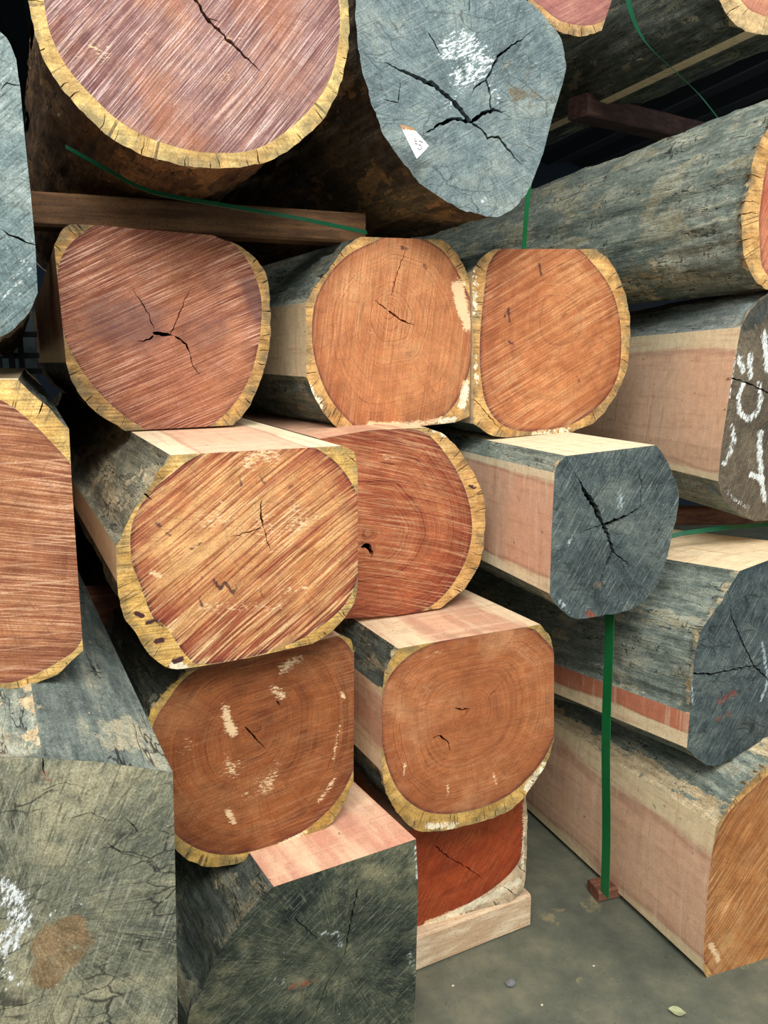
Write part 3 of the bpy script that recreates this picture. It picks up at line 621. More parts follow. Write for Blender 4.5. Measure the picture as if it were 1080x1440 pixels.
log('orange squared log end with two small cavities, on the short end above the floor timber', 1.48,
    [(560, 912, 's'), (600, 905, 's'), (760, 878, 'b'), (774, 896, 'b'), (779, 920, 's'), (779, 1040, 'b'), (770, 1070, 'b'), (745, 1110, 'b'), (715, 1140, 'b'), (660, 1160, 'b'), (600, 1170, 'b'), (570, 1155, 'b'), (545, 1120, 'b'), (537, 1085, 's'), (537, 970, 'b'), (545, 935, 'b')],
    (-60, 497), {'heart': mat_heart('cavity', rgb(138, 74, 40), rgb(178, 108, 64), rgb(208, 150, 102), 0.95, 8, 0.09, 24, purple=0.7, wear=(rgb(212, 158, 112), 0.5)), 'sap': mat_sap('cavity', rgb(206, 166, 96), rgb(180, 140, 70), 20, 0.15, 24, 0.3), **skins('cavity', BK_D, 24, 0.45, rgb(170, 154, 124), rgb(226, 200, 164), rgb(214, 172, 140), 0.2, 0.3)},
    heart=[(600, 908), (680, 890), (740, 882), (765, 898), (785, 930), (788, 1000), (776, 1045), (752, 1085), (715, 1118), (670, 1138), (620, 1145), (585, 1135), (556, 1105), (538, 1050), (536, 990), (552, 945)], pith=(650, 1000),
    cracks=[([(640, 996), (650, 998), (660, 997), (652, 1010)], 6), ([(608, 1038), (620, 1034), (630, 1045), (634, 1056)], 4), ([(688, 978), (698, 970), (708, 960)], 2), ([(600, 1168), (600, 1155)], 2), ([(560, 1145), (572, 1130)], 2), ([(640, 1160), (638, 1146)], 2)],
    dark=[([(612, 1040), (630, 1050)], 7, 0.4), ([(748, 905), (754, 912)], 5, 0.4)], pale=[([(600, 1162), (640, 1160)], 6, 0.75), ([(740, 1110), (765, 1075)], 6, 0.8), ([(570, 1075), (568, 1090)], 2, 0.7), ([(695, 1090), (698, 1110)], 2, 0.7), ([(630, 1105), (630, 1118)], 3, 0.7), ([(600, 925), (620, 915)], 4, 0.5)])
log('short dark red-orange log end just above the floor timber', 1.58,
    [(560, 1170, 's'), (610, 1162, 'b'), (665, 1146, 'b'), (712, 1124, 'b'), (738, 1104, 's'), (742, 1150, 'b'), (739, 1228, 'b'), (734, 1250, 'b'), (718, 1268, 's'), (592, 1314, 's'), (562, 1322, 's')],
    (120, 510), {'heart': mat_heart('short', rgb(132, 50, 24), rgb(164, 70, 34), rgb(180, 92, 48), 0.8, 60, 0.12, 25, 0.3, satin=0.4), 'sap': mat_sap('short', rgb(222, 196, 160), rgb(200, 172, 140), 20, 0.1, 25, 0.3), **skins('short', BK_L, 25)},
    heart=[(540, 1080), (730, 1080), (736, 1130), (735, 1180), (728, 1215), (690, 1252), (640, 1280), (590, 1302), (540, 1325)], pith=(600, 1140),
    cracks=[([(612, 1190), (635, 1208), (660, 1222), (682, 1238)], 3)], pale=[([(735, 1130), (735, 1225)], 3, 0.6), ([(600, 1300), (690, 1262), (728, 1240)], 7, 0.9)], dark=[([(620, 1195), (665, 1225)], 4, 0.5)])
# --- left half
log('big squared log end covered in diagonal saw marks, centre left, tilted to the camera', 1.38,
    [(240, 640, 's'), (480, 627, 'b'), (497, 635, 'b'), (503, 660, 's'), (503, 825, 'b'), (495, 855, 'b'), (470, 885, 'b'), (440, 905, 's'), (350, 925, 's'), (275, 938, 'b'), (242, 940, 'b'), (215, 925, 'b'), (190, 890, 'b'), (172, 860, 'b'), (165, 820, 's'), (163, 768, 'b'), (195, 705, 'b')],
    (-10, 500), {'heart': mat_heart('sawmarked', rgb(142, 64, 46), rgb(196, 130, 80), rgb(226, 178, 118), 0.5, 36, 0.85, 31, 0.8, fresh=rgb(242, 208, 152)), 'sap': mat_sap('sawmarked', rgb(222, 178, 100), rgb(188, 144, 76), 40, 0.6, 31, 0.3), **skins('sawmarked', (rgb(84, 88, 78), rgb(132, 132, 114), rgb(178, 170, 142)), 31, 0.4, rgb(206, 190, 154), sapc=rgb(240, 220, 184), heartc=rgb(232, 190, 158), dirt=0.15)},
    heart=[(285, 637), (340, 618), (420, 622), (470, 648), (500, 690), (515, 740), (506, 800), (485, 850), (430, 895), (360, 922), (285, 934), (262, 922), (232, 880), (215, 868), (198, 825), (184, 780), (190, 725), (232, 672)], pith=(368, 740),
    cracks=[([(370, 742), (366, 715), (370, 700)], 3.5), ([(368, 742), (350, 748), (322, 756)], 3), ([(372, 745), (380, 775)], 2), ([(195, 690), (215, 703)], 3), ([(500, 650), (488, 640)], 2)],
    pale=[([(300, 730), (360, 745), (420, 730)], 26, 0.42), ([(350, 650), (385, 640)], 14, 0.6), ([(280, 860), (400, 850)], 10, 0.45), ([(440, 760), (350, 780)], 9, 0.35), ([(215, 805), (225, 810)], 5, 0.8), ([(400, 830), (430, 825)], 6, 0.5), ([(245, 934), (262, 938)], 6, 0.8)],
    dark=[([(300, 815), (310, 828), (316, 818), (328, 835), (334, 822)], 2.5, 0.8), ([(337, 670), (340, 685)], 2.5, 0.7), ([(365, 668), (372, 680)], 3, 0.7), ([(280, 838), (284, 852)], 3, 0.7), ([(283, 812), (286, 818)], 4, 0.6), ([(405, 688), (412, 682)], 3, 0.6), ([(220, 736), (224, 740)], 4, 0.7), ([(234, 750), (240, 754)], 3, 0.7), ([(268, 772), (284, 764)], 2.5, 0.7), ([(191, 862), (200, 866)], 3.5, 0.9), ([(220, 902), (228, 900)], 4, 0.9), ([(245, 930), (256, 927)], 4, 0.9), ([(206, 876), (220, 872), (230, 884)], 3.5, 0.7), ([(366, 830), (370, 840)], 3, 0.7), ([(440, 762), (462, 766)], 2.5, 0.5)],
    res=0.0045, grow=0.02)
log('reddish squared log end with diagonal saw lines and star split, upper left', 1.80,
    [(95, 318, 'b'), (140, 317, 's'), (300, 331, 'b'), (336, 346, 'b'), (360, 365, 'b'), (375, 388, 'b'), (379, 420, 'b'), (380, 470, 'b'), (372, 520, 'b'), (350, 572, 'b'), (328, 598, 's'), (176, 606, 'b'), (135, 580, 'b'), (105, 545, 'b'), (93, 510, 's'), (86, 440, 's'), (76, 345, 'b')],
    (25, 510), {'heart': mat_heart('starsplit', rgb(120, 66, 50), rgb(160, 100, 74), rgb(188, 130, 98), 0.2, 22, 0.8, 32, 0.65, fresh=rgb(226, 184, 160), sawscale=1.45, wear=(rgb(160, 104, 62), 0.3)), 'sap': mat_sap('starsplit', rgb(192, 150, 88), rgb(160, 122, 74), 20, 0.4, 32, 0.35), **skins('starsplit', BK_B, 32, 0.1, sapc=rgb(190, 150, 108), heartc=rgb(180, 128, 96))},
    heart=[(120, 325), (150, 312), (220, 310), (290, 325), (335, 350), (360, 392), (368, 440), (358, 510), (335, 560), (300, 596), (260, 612), (210, 606), (155, 568), (115, 520), (90, 470), (80, 400), (90, 355)], pith=(225, 472),
    cracks=[([(215, 468), (228, 470), (245, 472)], 7), ([(216, 472), (206, 478), (192, 480)], 3.5), ([(246, 473), (262, 484), (268, 500)], 3.5), ([(217, 462), (210, 445), (187, 405)], 1.6), ([(240, 470), (252, 440), (268, 405)], 1.6), ([(268, 500), (272, 515), (282, 528)], 1.8)],
    grey=[([(150, 450), (200, 455)], 34, 0.7), ([(270, 470), (300, 465)], 26, 0.55), ([(350, 400), (365, 440)], 14, 0.7)], dark=[([(112, 535), (118, 540)], 5, 0.5), ([(95, 330), (76, 345)], 4, 0.3)])
log('deep brown-orange log end with pale scuffs, below the diagonally saw-marked one', 1.44,
    [(225, 980, 'b'), (262, 945, 's'), (440, 903, 's'), (478, 893, 'b'), (493, 900, 'b'), (498, 920, 's'), (497, 1100, 'b'), (472, 1150, 'b'), (432, 1180, 'b'), (380, 1200, 'b'), (322, 1217, 'b'), (288, 1218, 'b'), (250, 1198, 'b'), (222, 1150, 'b'), (202, 1080, 'b'), (205, 1020, 'b')],
    (-60, 494), {'heart': mat_heart('scuffed', rgb(108, 54, 28), rgb(154, 88, 46), rgb(192, 134, 84), 0.95, 12, 0.12, 33, purple=0.6, wear=(rgb(178, 122, 78), 0.45)), 'sap': mat_sap('scuffed', rgb(210, 170, 92), rgb(178, 138, 66), 20, 0.15, 33, 0.3), **skins('scuffed', BK_D, 33, 0.2)},
    heart=[(232, 990), (280, 940), (400, 903), (460, 893), (488, 905), (506, 950), (508, 1030), (500, 1075), (470, 1130), (420, 1172), (350, 1198), (300, 1200), (255, 1180), (225, 1140), (210, 1080), (212, 1030)], pith=(352, 1028),
    cracks=[([(345, 1022), (354, 1032), (362, 1042), (374, 1054)], 4), ([(354, 1030), (366, 1026), (368, 1018)], 2.5), ([(388, 985), (394, 992)], 4)],
    pale=[([(318, 995), (320, 1015), (328, 1030)], 7, 0.7), ([(262, 1040), (285, 1100)], 20, 0.28), ([(320, 1080), (400, 1100)], 22, 0.3), ([(398, 940), (418, 928)], 9, 0.6), ([(385, 968), (395, 978)], 8, 0.6), ([(322, 1070), (334, 1100)], 9, 0.4), ([(390, 1075), (375, 1105)], 12, 0.5), ([(340, 1120), (370, 1116)], 8, 0.45), ([(320, 1140), (328, 1155)], 5, 0.8), ([(478, 1020), (468, 1070)], 3, 0.6), ([(470, 1095), (450, 1125)], 5, 0.8), ([(380, 1195), (430, 1170)], 4, 0.7), ([(480, 975), (484, 980)], 3, 0.8), ([(260, 1040), (275, 1060)], 12, 0.35)],
    dark=[([(386, 984), (396, 994)], 5, 0.5)])
log('weathered grey square log end with a brown blotch, filling the lower left corner', 1.0,
    [(-300, 1160, 'b'), (-140, 1092, 'b'), (0, 1066, 'b'), (60, 1066, 's'), (140, 1071, 's'), (243, 1086, 's'), (246, 1200, 's'), (250, 1440, 's'), (252, 1560, 'b'), (230, 1600, 's'), (-260, 1600, 'b'), (-300, 1560, 's')],
    (-30, 505), {'end': mat_grey('corner', rgb(72, 78, 70), rgb(122, 122, 102), rgb(168, 160, 130), 66, 1, paint=rgb(240, 244, 244), brown=rgb(146, 118, 84), saw=0.6, net=0.75, ringy=0.5), 'bark': mat_bark('corner', *BK_L, seed=41, patch=0.3), 'sawn': mat_bark('corner_top', rgb(60, 72, 72), rgb(104, 114, 108), rgb(150, 150, 130), seed=42, patch=0.25, patch_col=rgb(176, 166, 136), scale=0.8)},
    pith=(40, 1290), cracks=[([(100, 1150), (130, 1142), (150, 1155), (178, 1152)], 2.2), ([(60, 1112), (85, 1100), (120, 1108)], 2), ([(178, 1152), (195, 1170), (210, 1165)], 2.2), ([(150, 1185), (172, 1200), (200, 1210)], 2), ([(0, 1420), (40, 1412), (75, 1395)], 3), ([(60, 1066), (62, 1090)], 4)],
    pale=[([(0, 1250), (20, 1260), (30, 1300), (10, 1330)], 18, 0.62), ([(40, 1300), (110, 1270)], 8, 0.4), ([(0, 1350), (20, 1380)], 10, 0.5), ([(0, 1395), (30, 1380)], 8, 0.4)],
    dark=[([(58, 1335), (75, 1310), (108, 1298), (120, 1325), (100, 1350), (75, 1372), (62, 1350)], 18, 0.85), ([(85, 1325), (95, 1345)], 24, 0.9)], grey=[([(62, 1085), (65, 1095)], 4, 0.7)], res=0.0045,
    bark_pale=[(0.03, 0.22, 0.56, 0.74, 0.66), (-0.1, 0.5, 0.93, 1.2, 0.5), (0.1, 0.6, 0.80, 0.86, 0.4)])
log('dark mossy grey log end with a salmon sawn top strip, bottom centre', 1.32,
    [(385, 1247, 's'), (585, 1180, 's'), (588, 1250, 's'), (583, 1440, 'b'), (575, 1500, 'b'), (540, 1540, 's'), (330, 1545, 'b'), (275, 1500, 'b'), (265, 1430, 'b'), (283, 1395, 'b'), (305, 1345, 'b'), (330, 1310, 'b'), (352, 1278, 'b')],
    (-150, 500), {'end': mat_grey('mossy', rgb(28, 36, 34), rgb(72, 78, 64), rgb(130, 126, 98), 40, 2, paint=rgb(196, 204, 200), saw=0.4, net=0.4, ringy=0.3), 'bark': mat_bark('mossy', *BK_D, seed=43, patch=0.4, patch_col=rgb(150, 140, 112)), 'sawn': mat_sawn('mossy', rgb(226, 190, 156), rgb(226, 166, 138), 43, 0.15, 0.15)},
    pith=(478, 1350), cracks=[([(505, 1245), (495, 1290), (485, 1340), (477, 1358)], 4.5), ([(477, 1358), (462, 1380), (448, 1415), (440, 1440)], 2.5), ([(414, 1290), (432, 1308), (450, 1322)], 3), ([(465, 1390), (510, 1375), (530, 1360)], 2)],
    pale=[([(450, 1312), (475, 1312), (478, 1330)], 6, 0.55), ([(385, 1380), (400, 1382)], 8, 0.45), ([(440, 1375), (430, 1395)], 6, 0.4), ([(578, 1340), (582, 1370)], 7, 0.45), ([(585, 1190), (587, 1240)], 4, 0.6)],
    grey=[([(410, 1388), (440, 1380)], 9, 0.55), ([(450, 1345), (460, 1340)], 5, 0.5)], dark=[([(350, 1430), (380, 1420)], 16, 0.4)], length=2.2)
log('big striped red log end at the left picture edge, above the grey corner log', 1.26,
    [(-190, 560, 'b'), (-90, 533, 's'), (25, 534, 'b'), (60, 565, 'b'), (97, 603, 's'), (101, 680, 's'), (109, 800, 's'), (117, 915, 'b'), (80, 947, 'b'), (40, 966, 's'), (-120, 985, 'b'), (-220, 940, 's'), (-240, 650, 'b')],
    (40, 510), {'heart': mat_heart('striped', rgb(118, 64, 46), rgb(162, 104, 70), rgb(190, 134, 92), 0.3, -8, 0.62, 34, 0.4, fresh=rgb(224, 180, 144), cross=84, sawscale=1.4), 'sap': mat_sap('striped', rgb(222, 180, 106), rgb(190, 148, 80), -10, 0.5, 34, 0.2), **skins('striped', BK_D, 34, 0.2)},
    heart=[(-60, 545), (0, 562), (40, 590), (75, 625), (105, 665), (130, 760), (125, 850), (112, 905), (80, 932), (45, 950), (0, 962), (-120, 965), (-215, 860), (-220, 700), (-150, 570)], pith=(-20, 770), dark=[([(20, 740), (50, 770), (30, 830)], 8, 0.35)])
log('grey weathered log end at the upper left edge, above the striped red one', 1.3,
    [(-120, 30, 'b'), (-40, 20, 'b'), (0, 45, 'b'), (20, 75, 'b'), (29, 130, 's'), (36, 205, 's'), (43, 270, 's'), (50, 350, 's'), (53, 412, 'b'), (40, 438, 'b'), (18, 462, 'b'), (-20, 485, 's'), (-150, 480, 'b'), (-200, 380, 's'), (-200, 120, 'b')],
    (20, 510), {'end': mat_grey('upperleft', rgb(72, 90, 92), rgb(104, 122, 122), rgb(142, 154, 150), 42, 6, paint=rgb(226, 234, 230), saw=0.75, net=0.3, ringy=0.2), 'bark': mat_bark('upperleft', *BK_B, seed=44, patch=0.2), 'sawn': mat_bark('upperleft_side', *BK_L, seed=45, patch=0.3)},
    pith=(-60, 240), cracks=[([(50, 345), (25, 335), (0, 322)], 3), ([(28, 120), (10, 118), (0, 125)], 2)], pale=[([(40, 370), (10, 415)], 10, 0.45), ([(15, 100), (18, 112)], 5, 0.5)])
# --- the upper row
log('big round purple-red sawn log end with a thin yellow rim, top left', 1.57,
    [(40, 0, 'b'), (50, 50, 'b'), (64, 90, 'b'), (86, 122, 'b'), (111, 153, 'b'), (141, 182, 'b'), (176, 206, 'b'), (216, 223, 'b'), (260, 233, 'b'), (310, 237, 'b'), (350, 234, 'b'), (386, 222, 'b'), (420, 200, 'b'), (458, 163, 'b'), (480, 112, 'b'), (490, 60, 'b'), (488, 0, 'b'), (472, -70, 'b'), (430, -130, 'b'), (350, -175, 'b'), (250, -190, 'b'), (150, -170, 'b'), (80, -110, 'b'), (46, -50, 'b')],
    (20, 510), {'heart': mat_heart('topleft', rgb(104, 64, 62), rgb(142, 104, 98), rgb(176, 134, 112), 0.15, 50, 0.8, 35, 0.15, fresh=rgb(212, 190, 182), sawscale=1.6, wear=(rgb(176, 108, 60), 0.35)), 'sap': mat_sap('topleft', rgb(214, 184, 116), rgb(186, 150, 90), 55, 0.2, 35, 0.3), 'bark': mat_bark('topleft', rgb(52, 40, 32), rgb(96, 70, 48), rgb(130, 98, 66), seed=35, patch=0.4, patch_col=rgb(150, 110, 70)), 'sawn': None},
    heart=[(62, 0), (72, 50), (95, 95), (125, 130), (165, 168), (210, 194), (265, 211), (310, 215), (350, 212), (385, 197), (430, 160), (462, 115), (476, 60), (476, 0), (458, -70), (410, -125), (340, -160), (250, -172), (160, -150), (95, -100), (68, -50)], pith=(268, -20),
    cracks=[([(268, -20), (275, 0), (290, 25), (315, 50), (345, 80), (368, 102)], 6), ([(290, 25), (310, 32)], 2)],
    dark=[([(412, 32), (416, 36)], 4, 0.5), ([(265, 155), (272, 160)], 5, 0.5), ([(468, 108), (470, 112)], 3, 0.6)], pale=[([(120, 80), (200, 40)], 16, 0.35), ([(330, 60), (300, 100)], 20, 0.3)], kind_name='round_log')
log('grey log end with white chalk blot, long splits and paper tag, top centre', 1.66,
    [(500, 0, 'b'), (505, 70, 'b'), (520, 140, 'b'), (546, 200, 'b'), (590, 258, 's'), (630, 285, 'b'), (662, 299, 'b'), (700, 304, 'b'), (727, 290, 'b'), (746, 262, 's'), (764, 215, 's'), (778, 160, 's'), (791, 118, 'b'), (795, 88, 'b'), (787, 50, 'b'), (765, 22, 'b'), (735, -5, 'b'), (690, -45, 'b'), (640, -62, 'b'), (560, -50, 'b'), (512, -28, 'b')],
    (0, 510), {'end': mat_grey('topcentre', rgb(76, 92, 96), rgb(106, 122, 124), rgb(138, 148, 142), 28, 4, paint=rgb(222, 232, 232), saw=0.45, net=0.45, ringy=0.2, brown=rgb(124, 114, 92)), 'bark': mat_bark('topcentre', rgb(40, 38, 34), rgb(78, 68, 54), rgb(116, 98, 70), seed=46, patch=0.35, patch_col=rgb(150, 116, 76)), 'sawn': mat_bark('topcentre_flat', rgb(46, 48, 46), rgb(96, 88, 68), rgb(140, 118, 82), seed=47, patch=0.4, patch_col=rgb(160, 124, 80))},
    pith=(663, 172), res=0.005, cracks=[([(663, 172), (645, 152), (632, 138), (612, 120), (578, 105), (552, 94), (540, 86)], 9), ([(663, 172), (678, 160), (693, 155), (712, 158)], 7), ([(690, 155), (688, 130), (684, 112), (700, 80), (728, 58), (752, 42)], 4.5), ([(663, 172), (640, 166), (618, 174), (596, 190)], 8), ([(663, 172), (680, 184), (686, 194), (700, 192), (718, 215), (735, 233)], 5), ([(602, 46), (610, 62), (622, 80)], 2.5), ([(684, 112), (668, 122), (660, 135)], 3), ([(660, 18), (662, -10)], 2), ([(540, 140), (560, 145), (562, 110)], 2)],
    pale=[([(632, 70), (655, 60), (680, 90), (650, 110)], 20, 0.6), ([(690, 125), (700, 140)], 8, 0.5), ([(628, 150), (640, 140)], 7, 0.5), ([(680, 285), (682, 278)], 4, 0.6)], dark=[([(722, 118), (748, 140)], 24, 0.6), ([(730, 100), (740, 105)], 10, 0.5)], grey=[([(650, 92), (655, 98)], 5, 0.4)], lump=0.008, rag=0.005, kind_name='round_log')
log('purple-red log end with yellow rim peeping over the tagged grey end, top', 2.1,
    [(742, 0, 'b'), (756, 22, 'b'), (785, 44, 'b'), (818, 51, 'b'), (846, 43, 's'), (862, -5, 's'), (870, -60, 'b'), (830, -110, 'b'), (770, -120, 'b'), (730, -70, 'b')],
    (120, 505), {'heart': mat_heart('toppeep', rgb(128, 76, 78), rgb(164, 104, 98), rgb(186, 132, 116), 0.4, 30, 0.2, 36, 0.3), 'sap': mat_sap('toppeep', rgb(212, 174, 120), rgb(184, 142, 92), 55, 0.2, 36, 0.3), **skins('toppeep', BK_D, 36)},
    heart=[(745, -10), (765, 12), (790, 30), (825, 36), (853, 25), (875, -10), (870, -80), (800, -100), (750, -70)], pith=(805, -35), length=2.6, kind_name='round_log')
log('pale rimmed log end cut off by the top right corner', 1.85,
    [(1005, -20, 'b'), (1014, 5, 'b'), (1028, 28, 'b'), (1048, 44, 's'), (1066, 48, 'b'), (1100, 50, 'b'), (1150, 42, 'b'), (1200, 0, 'b'), (1215, -60, 'b'), (1180, -130, 'b'), (1100, -160, 'b'), (1030, -120, 'b'), (1004, -70, 'b')],
    (139, 480), {'heart': mat_heart('topright', rgb(158, 98, 80), rgb(196, 132, 106), rgb(214, 156, 128), 0.2, 60, 0.2, 37, 0.1), 'sap': mat_sap('topright', rgb(216, 184, 134), rgb(190, 156, 104), 80, 0.2, 37, 0.3), **skins('topright', BK_D, 37)},
    heart=[(1038, -10), (1050, 10), (1068, 20), (1090, 24), (1140, 18), (1175, -20), (1185, -70), (1150, -120), (1095, -135), (1045, -100), (1030, -50)], pith=(1105, -55), length=3.0, kind_name='round_log')

# ------------------------------------------------------------------ timbers between the layers
def timber(label, a, b, w_, h_, mat, seed, name='timber_bearer', cat='timber'):
    V, F = rough_box(a, b, w_, h_, seed=seed)
    o = mesh_obj(name, V, F, mat); me = o.data; c = np.array(a, float)
    for v in me.vertices: v.co -= Vector(c)
    o.location = c; return tag(o, label, cat)
PINE = mat_plain_wood('pale_pine', rgb(196, 164, 130), rgb(234, 212, 180), 1)
REDW = mat_plain_wood('reddish_timber', rgb(96, 60, 46), rgb(138, 92, 72), 2)
TANW = mat_plain_wood('tan_timber', rgb(88, 62, 42), rgb(132, 98, 66), 3)
DIMW = mat_plain_wood('shaded_reddish_timber', rgb(54, 36, 32), rgb(84, 58, 50), 5)  # reddish timber again, with the gap's shade put into its colour
a = at_z(585, 1367, 0.0); b = at_z(745, 1303, 0.0); d = (b-a)/np.linalg.norm(b-a); nrm_ = np.array([-d[1], d[0], 0])
timber('pale rough squared timber on the concrete under the short dark orange log end', a-d*0.5+nrm_*0.05, b+nrm_*0.05, 0.10, 0.098, PINE, 1)
timber('small reddish block on the floor under the strapped log, below the green strap', at_z(842, 1270, 0)+np.array([0.0, 0.03, 0]), at_z(842, 1270, 0)+np.array([0.5, 0.0, 0]), 0.06, 0.036, REDW, 2, 'wooden_block', 'block')
A_ = at(40, 338, 1.9); B_ = at(514, 354, 1.9); A_[2] = B_[2] = 1.79
timber('long tan timber lying across under the big round purple-red log', A_+np.array([-0.25, 0.04, 0]), B_+np.array([0, 0.04, 0]), 0.08, 0.072, TANW, 3)
timber('dim reddish timber in the gap between striped red end and diagonally saw-marked end', at(95, 902, 2.0)+np.array([0, .05, 0]), at(230, 893, 2.0)+np.array([0, .05, 0]), 0.1, 0.115, REDW, 4)
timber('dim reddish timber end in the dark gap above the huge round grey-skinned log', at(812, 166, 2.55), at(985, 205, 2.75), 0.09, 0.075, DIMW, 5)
timber('reddish timber in the gap under the log with white paint numbers', at(935, 735, 1.95), at(1120, 735, 1.85), 0.08, 0.05, REDW, 6)

# ------------------------------------------------------------------ green strapping
GREEN = mat_flat('green_strap', rgb(16, 112, 58), 0.35, 30, 0.15, 0.5)
DGREEN = mat_flat('dark_green_strap', rgb(12, 84, 54), 0.4, 30, 0.2, 0.5)
def strap(label, pts, wd, width, mat):
    V, F = ribbon(pts, wd, width); o = mesh_obj('plastic_strap', V, F, mat); V = np.array(V); c = V.mean(0)
    for v in o.data.vertices: v.co -= Vector(c)
    o.location = c; return tag(o, label, 'strap')
Ys = 1.50
lf = at(850, 1263, Ys); tp_ = at(857, 800, Ys)
pts = [lf+(tp_-lf)*t+np.array([0.003*math.sin(t*9), 0, 0]) for t in np.linspace(0.01, 1, 12)]
strap('bright green plastic strap running upright round the two right-hand logs', pts, (0, 1, 0), 0.035, GREEN)
strap('faint dark green strap lying across under the log with white paint numbers', [at(900, 764, 1.62), at(960, 750, 1.60), at(1020, 742, 1.58), at(1085, 737, 1.56), at(1180, 730, 1.55)], (0, 0.6, 0.8), 0.013, DGREEN)
strap('short green strap hanging between the tagged grey end and the touching pair', [at(746, 245, 2.18), at(741, 290, 2.19), at(738, 330, 2.2), at(736, 365, 2.2)], (1, 0.3, 0), 0.018, GREEN)
strap('thin dark green strap slanting beneath the big round purple-red log', catmull([at(92, 206, 1.78), at(150, 238, 1.76), at(215, 270, 1.74), at(330, 291, 1.76), at(430, 309, 1.77), at(516, 327, 1.83)], 4, False), (0, 0.55, 0.85), 0.011, DGREEN)
strap('wide dark green strap in the gloom between the two top right log ends', catmull([at(878, -30, 2.0), at(888, 20, 2.0), at(908, 60, 2.02), at(945, 96, 2.04), at(985, 135, 2.06), at(1020, 180, 2.1)], 4, False), (0.9, 0.2, -0.3), 0.03, DGREEN)

# ------------------------------------------------------------------ paper tag stapled on the grey end
tm = M('tag_card', 0.5); tg = tm.attr('stain')
TAG = tm.out(tm.mix(tm.ss(tm.math('ADD', tg, tm.math('MULTIPLY', tm.math('SUBTRACT', tm.noise(tm.obj(), 160, 3), 0.5), 0.9)), 0.5, 0.7), rgb(238, 238, 232), rgb(150, 112, 66)))
INK = mat_flat('tag_ink', rgb(44, 44, 46), 0.6)
Yt = 1.606
root = thing('paper_tag', at(585, 200, Yt), 'small white paper tag stapled to the grey log end, top centre', 'tag')
q = [at(562, 175, Yt+0.008), at(582, 181, Yt+0.004), at(603, 205, Yt-0.012), at(586, 223, Yt-0.016)]
k = 8; V = []; ST = []
for j in range(k+1):
    for i in range(k+1):
        u_, v_ = i/k, j/k
        p = (q[0]*(1-u_)+q[1]*u_)*(1-v_)+(q[3]*(1-u_)+q[2]*u_)*v_
        p = p+np.array([0, -0.004*math.sin(u_*math.pi), 0]); V.append(p); ST.append(1.0-v_*2.6 if v_ < 0.5 else 0)
nn = len(V); V = V+[p+np.array([0, 0.0006, 0]) for p in V]; ST = ST+ST; F = []
for j in range(k):
    for i in range(k):
        a = j*(k+1)+i; F.append((a, a+1, a+k+2, a+k+1)); F.append((nn+a, nn+a+k+1, nn+a+k+2, nn+a+1))
for i in range(k):
    for a, b in ((i, i+1), (k*(k+1)+i+1, k*(k+1)+i), ((i+1)*(k+1), i*(k+1)), (i*(k+1)+k, (i+1)*(k+1)+k)): F.append((a, nn+a, nn+b, b))
mesh_obj('card', np.array(V), F, TAG, root, {'stain': np.array(ST)})
def tagp(u_, v_): 
    p = (q[0]*(1-u_)+q[1]*u_)*(1-v_)+(q[3]*(1-u_)+q[2]*u_)*v_; return p+np.array([0, -0.004*math.sin(u_*math.pi)-0.0012, 0])
V = []; F = []
for st in ([(0.62, 0.60), (0.80, 0.74)], [(0.36, 0.55), (0.5, 0.6)], [(0.3, 0.62), (0.42, 0.68)], [(0.3, 0.78), (0.34, 0.86), (0.52, 0.88), (0.56, 0.76), (0.44, 0.72)], [(0.42, 0.48), (0.48, 0.52)]):
    P_ = [tagp(*x) for x in st]; v0, f0 = ribbon(P_, (0.6, 0, 0.8), 0.0014, 0.0004) if len(P_) == 2 else ribbon(P_, (0.2, 0, 1), 0.0014, 0.0004)
    F += [tuple(x+len(V) for x in f) for f in f0]; V += list(v0)
mesh_obj('handwriting', np.array(V), F, INK, root)

# ------------------------------------------------------------------ dim steel grille seen through the gap at the left
STEEL = mat_flat('grille_steel', rgb(20, 22, 24), 0.6); PALE = mat_flat('far_panel', rgb(96, 112, 118), 0.8, 8, 0.3)
root = thing('steel_grille', at(10, 560, 3.9), 'dark steel grille standing far behind, in the gap right under the upper left grey end', 'grille')
def boxmesh(name, c, s_, mat, parent):
    c = np.array(c, float); V = [c+np.array([x, y, z])*s_ for x in (-.5, .5) for y in (-.5, .5) for z in (-.5, .5)]
    return mesh_obj(name, V, [(0, 1, 3, 2), (4, 6, 7, 5), (0, 4, 5, 1), (2, 3, 7, 6), (0, 2, 6, 4), (1, 5, 7, 3)], mat, parent)
for x in (-14, -2, 16, 30): boxmesh('upright_bar', at(x, 500, 3.9), np.array([0.024, 0.02, 0.7]), STEEL, root)
for y in (470, 500, 522): boxmesh('cross_bar', at(8, y, 3.92), np.array([0.3, 0.015, 0.025]), STEEL, root)
boxmesh('backing_panel', at(6, 500, 4.1), np.array([0.28, 0.02, 0.5]), PALE, root)

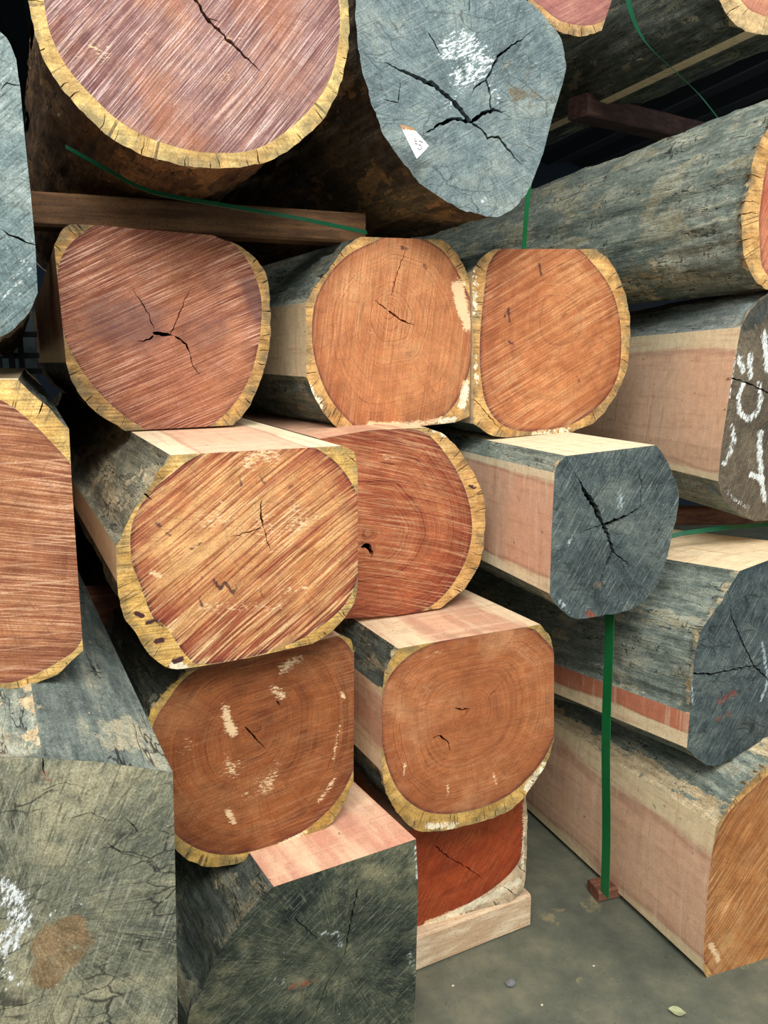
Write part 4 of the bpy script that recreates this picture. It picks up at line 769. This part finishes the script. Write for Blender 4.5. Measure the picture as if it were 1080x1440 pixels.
# ------------------------------------------------------------------ litter on the floor
def lump_obj(name, label, cat, c, r, sq, mat, seed, group=None):
    V = []; F = []; nu, nv = 12, 7
    for j in range(nv+1):
        ph = math.pi*j/nv
        for i in range(nu):
            th = 2*math.pi*i/nu; V.append((math.sin(ph)*math.cos(th), math.sin(ph)*math.sin(th), math.cos(ph)))
    V = np.array(V); V = V*(0.75+0.5*fbm(V*1.6+seed, seed, 2))[:, None]*np.array([r, r*0.8, r*sq]); V[:, 2] -= V[:, 2].min()
    for j in range(nv):
        for i in range(nu): F.append((j*nu+i, (j+1)*nu+i, (j+1)*nu+(i+1) % nu, j*nu+(i+1) % nu))
    o = mesh_obj(name, V, F, mat, smooth=False); o.location = c; return tag(o, label, cat, group)
STONE = mat_flat('grey_stone', rgb(118, 120, 122), 0.8); CHIP = mat_flat('wood_chip', rgb(206, 196, 168), 0.8); LEAFM = mat_flat('dry_leaf', rgb(168, 172, 132), 0.7)
lump_obj('pebble', 'small grey pebble on the concrete, below the pale floor timber', 'pebble', at_z(718, 1386, 0), 0.013, 0.6, STONE, 3)
for (x, y), lb in {(637, 1387): 'tiny pale wood chip on the concrete near the dark mossy log end', (835, 1359): 'tiny pale wood chip on the concrete between pebble and strapped log', (762, 1414): 'tiny pale chip on the concrete right below the grey pebble'}.items():
    lump_obj('wood_chip', lb, 'chip', at_z(x, y, 0), 0.0035, 0.5, CHIP, x)
c = at_z(952, 1424, 0.002); V = []; F = []
for j in range(9):
    t = j/8; ww = 0.012*math.sin(math.pi*min(1, t*0.92+0.04))
    for s_ in (-1, 0, 1): V.append(c+np.array([(t-0.5)*0.03+s_*ww*0.6, -(t-0.5)*0.024+s_*ww, 0.003*abs(s_)+0.002]))
for j in range(8):
    for i in range(2): F.append((j*3+i, j*3+i+1, j*3+i+4, j*3+i+3))
o = mesh_obj('fallen_leaf', V, F, LEAFM); cc = Vector(c)
for v in o.data.vertices: v.co -= cc
o.location = cc; tag(o, 'small pale green leaf on the concrete at the bottom edge', 'leaf')
